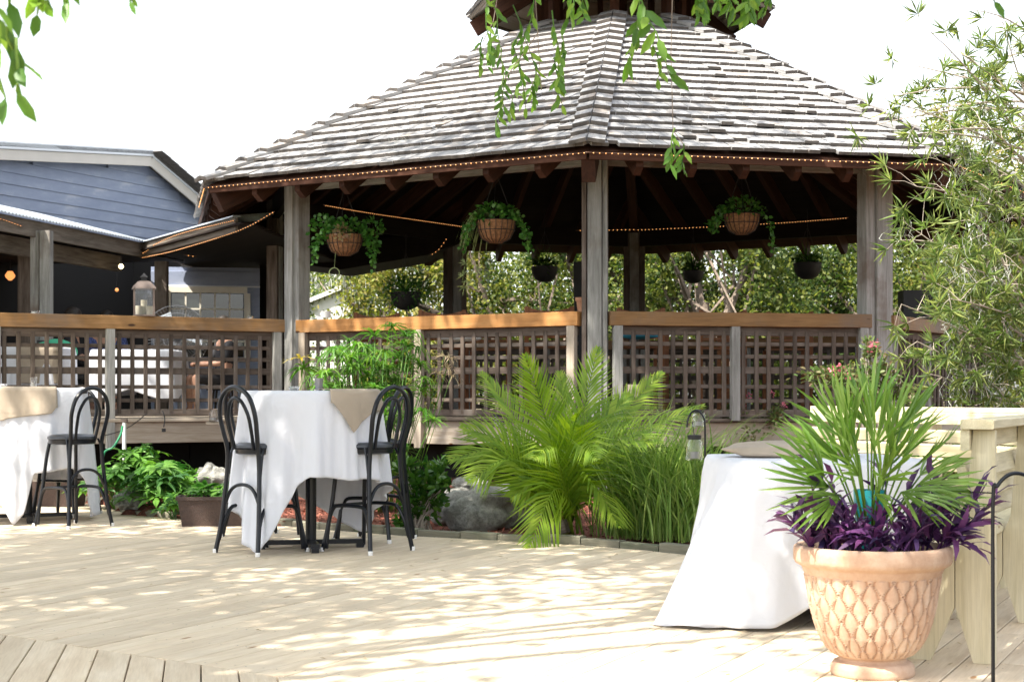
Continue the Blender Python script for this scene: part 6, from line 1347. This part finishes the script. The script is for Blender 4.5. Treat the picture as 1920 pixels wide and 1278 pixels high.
# ================================================================= OAK OVER THE DECK: crown above the frame, its hanging twigs reach into it
def bigoak(base, cen, rad, n, label, seed, nc=120, leaf=.13, gap=.10, holes=()):
    b = Vector(base); t = empty('oak_tree', b, label, 'tree', 'big trees that shade the deck'); rr = np.random.default_rng(seed); d = norm(rr.normal(size=(nc, 3))); cp = np.array(cen)+d*np.array(rad)*(rr.uniform(.2, 1, (nc, 1))**.5)
    sd3 = np.array([sd.x, sd.y, sd.z])
    for (hx, hy, hr) in holes: # openings between the boughs
        gx = cp[:, 0]-sd3[0]/sd3[2]*cp[:, 2]; gy = cp[:, 1]-sd3[1]/sd3[2]*cp[:, 2]; cp = cp[((gx-hx)**2+(gy-hy)**2) > hr**2]
    nc = len(cp); j = rr.integers(0, nc, n); p = cp[j]+rr.normal(size=(n, 3))*np.array([.5,.5,.3]); V, F_ = scatter(p, norm(rr.normal(size=(n, 3))), norm(rr.normal(size=(n, 3))+[0,0,1.2]), rr.uniform(.6,1.2,n)*leaf, leaf*.5, 'quad'); mesh_np('crown', V, F_, M['L_hang'], t)
    mb = MB(); top = Vector(cen)*.6+Vector((b.x, b.y, cen[2]))*.4; q = spline([b, b+Vector((.1,.1,cen[2]*.5)), top], 5); mb.tube(q, [.32-.018*k for k in range(len(q))], 9)
    for k in range(16): e = Vector(cp[rr.integers(nc)]); s0 = q[rr.integers(5, len(q))]; mb.tube(bez(s0, (s0+e)/2+Vector((0,0,.5)), e, 6), [.12,.1,.08,.06,.05,.03,.015], 6)
    mb.build('trunk', M['bark'], t, True); return t
oak = bigoak((-7.5, 1.5, -.4), (-3.9, 5.3, 7.4), (5.2, 5.2, 1.1), 40000, 'spreading oak over the deck whose twigs hang into the top of the photo', 5, 105, .2, holes=((.0, 6.9, 1.35), (.1,5.5,1.1)))
bigoak((-12, 12, -.4), (-4.6, 12.6, 9.6), (6.0, 2.6, .9), 10000, 'oak standing left of the deck beyond the frame', 6, 60, .16)
def spray(top, segs, n, L_, wd, mat, parent, drop, seed):
    """a thin twig hanging down with drooping leaves"""
    rr = random.Random(seed); lm = LM(); q = [Vector(top)]
    for k in range(segs): q.append(q[-1]+Vector((rr.uniform(-.05,.05)*drop*2, rr.uniform(-.04,.04), -drop/segs)))
    lm.addmb(MB().tube(q, [.004*(1-.1*k) for k in range(len(q))], 4)); P_ = np.array([list(p) for p in q]); s = np.linspace(0, 1, len(q)); tt = np.linspace(.15, 1, n); pos = np.stack([np.interp(tt, s, P_[:, i]) for i in range(3)], -1)
    d = RNG.normal(size=(n, 3))*[.5,.5,.25]+[0,0,-.9]; lm.add(scatter(pos, d, RNG.normal(size=(n, 3))*.5+[0,-1,.1], L_*RNG.uniform(.7,1.15,n), wd, 'oval')); lm.build('hanging_twig', mat, parent)
sp = [(905,-20,.55,7,6.6,.075),(935,-20,.55,7,6.4,.08),(962,10,.9,9,6.8,.075),(985,60,.7,10,6.6,.07),(1010,-30,.8,10,6.6,.08),(1035,20,.75,12,6.4,.08),(1052,60,.45,10,6.5,.07),(1075,-30,.35,8,6.3,.085),(1100,-25,.25,7,6.4,.08),(1005,130,.3,8,6.7,.07),(1040,110,.25,8,6.6,.075),(940,90,.5,6,6.8,.07),(920,60,.3,8,6.7,.06),(945,140,.5,8,6.6,.075),(905,70,.25,7,6.7,.055),(1185,-30,.72,9,6.0,.13),(1200,0,.5,8,6.2,.11),(1225,70,.35,4,6.3,.08),(1265,240,.30,6,6.2,.075),(1282,270,.18,5,6.2,.075),(1305,-30,.20,9,6.1,.085),(1325,-25,.2,8,6.3,.08),(1370,-30,.22,8,6.2,.085),(1392,-30,.25,9,6.1,.095),(1415,-30,.2,8,6.1,.09),(1440,-25,.14,7,6.2,.08),(1345,-30,.18,6,6.3,.08)]
for i, (px, py, dr, n, Y, L_) in enumerate(sp): spray(P(px, py, Y), 5, n+2, L_*.82, L_*.26, M['L_hang'], oak, dr*.48, i)
# twig lines that carry the lower sprays
mb = MB()
for pts in ([(1000,-60),(1008,60),(1015,170)],[(1262,-60),(1258,100),(1262,245),(1285,275)],[(940,-50),(925,40),(905,80)],[(1010,60),(975,110),(945,150)]): mb.tube([P(x, y, 6.6) for x, y in pts], .0022, 4)
mb.build('bare_twig', M['bark'], oak)
for i, (px, py, dr, n, Y, L_) in enumerate([(22,-60,.16,5,2.9,.12),(30,70,.10,5,2.9,.11),(60,-70,.10,5,3.0,.10),(85,-60,.06,5,3.0,.09),(-12,-20,.17,8,2.8,.10),(125,-45,.05,3,3.0,.08),(5,-80,.12,6,2.9,.12),(1870,-50,.045,3,3.2,.08),(230,-40,.03,3,3.1,.05)]): spray(P(px, py, Y), 4, n, L_*.62, L_*.22, M['L_hang'], oak, dr, 60+i)
# fallen bits on the deck
n = 130; mbx = LM(); X = RNG.uniform(-3, 2.6, n); Y = RNG.uniform(5.2, 12, n); d = rdir(n); d[:, 2] *= .1; mbx.add(scatter(np.stack([X, Y, np.full(n, .006)], -1), d, np.tile([0,0,1.0],(n,1))+rdir(n)*.2, RNG.uniform(.015,.05,n), RNG.uniform(.006,.015,n), 'lance')); o = mbx.build('fallen_leaves', M['L_dry']); tag(o, 'scattered dry leaf bits and twigs on the deck boards', 'leaf litter', kind='stuff')
# ground cover beyond the gazebo
n = 9000; X = RNG.uniform(-9, 16, n); Y = RNG.uniform(25.5, 34, n); lm = LM(); lm.add(scatter(np.stack([X, Y, RNG.uniform(-.4,.5,n)], -1), rdir(n, .8), rdir(n), RNG.uniform(.1,.3,n), .05, 'lance')); o = lm.build('undergrowth', M['L_bkd']); tag(o, 'low dark undergrowth on the ground behind the gazebo', 'undergrowth', kind='stuff')
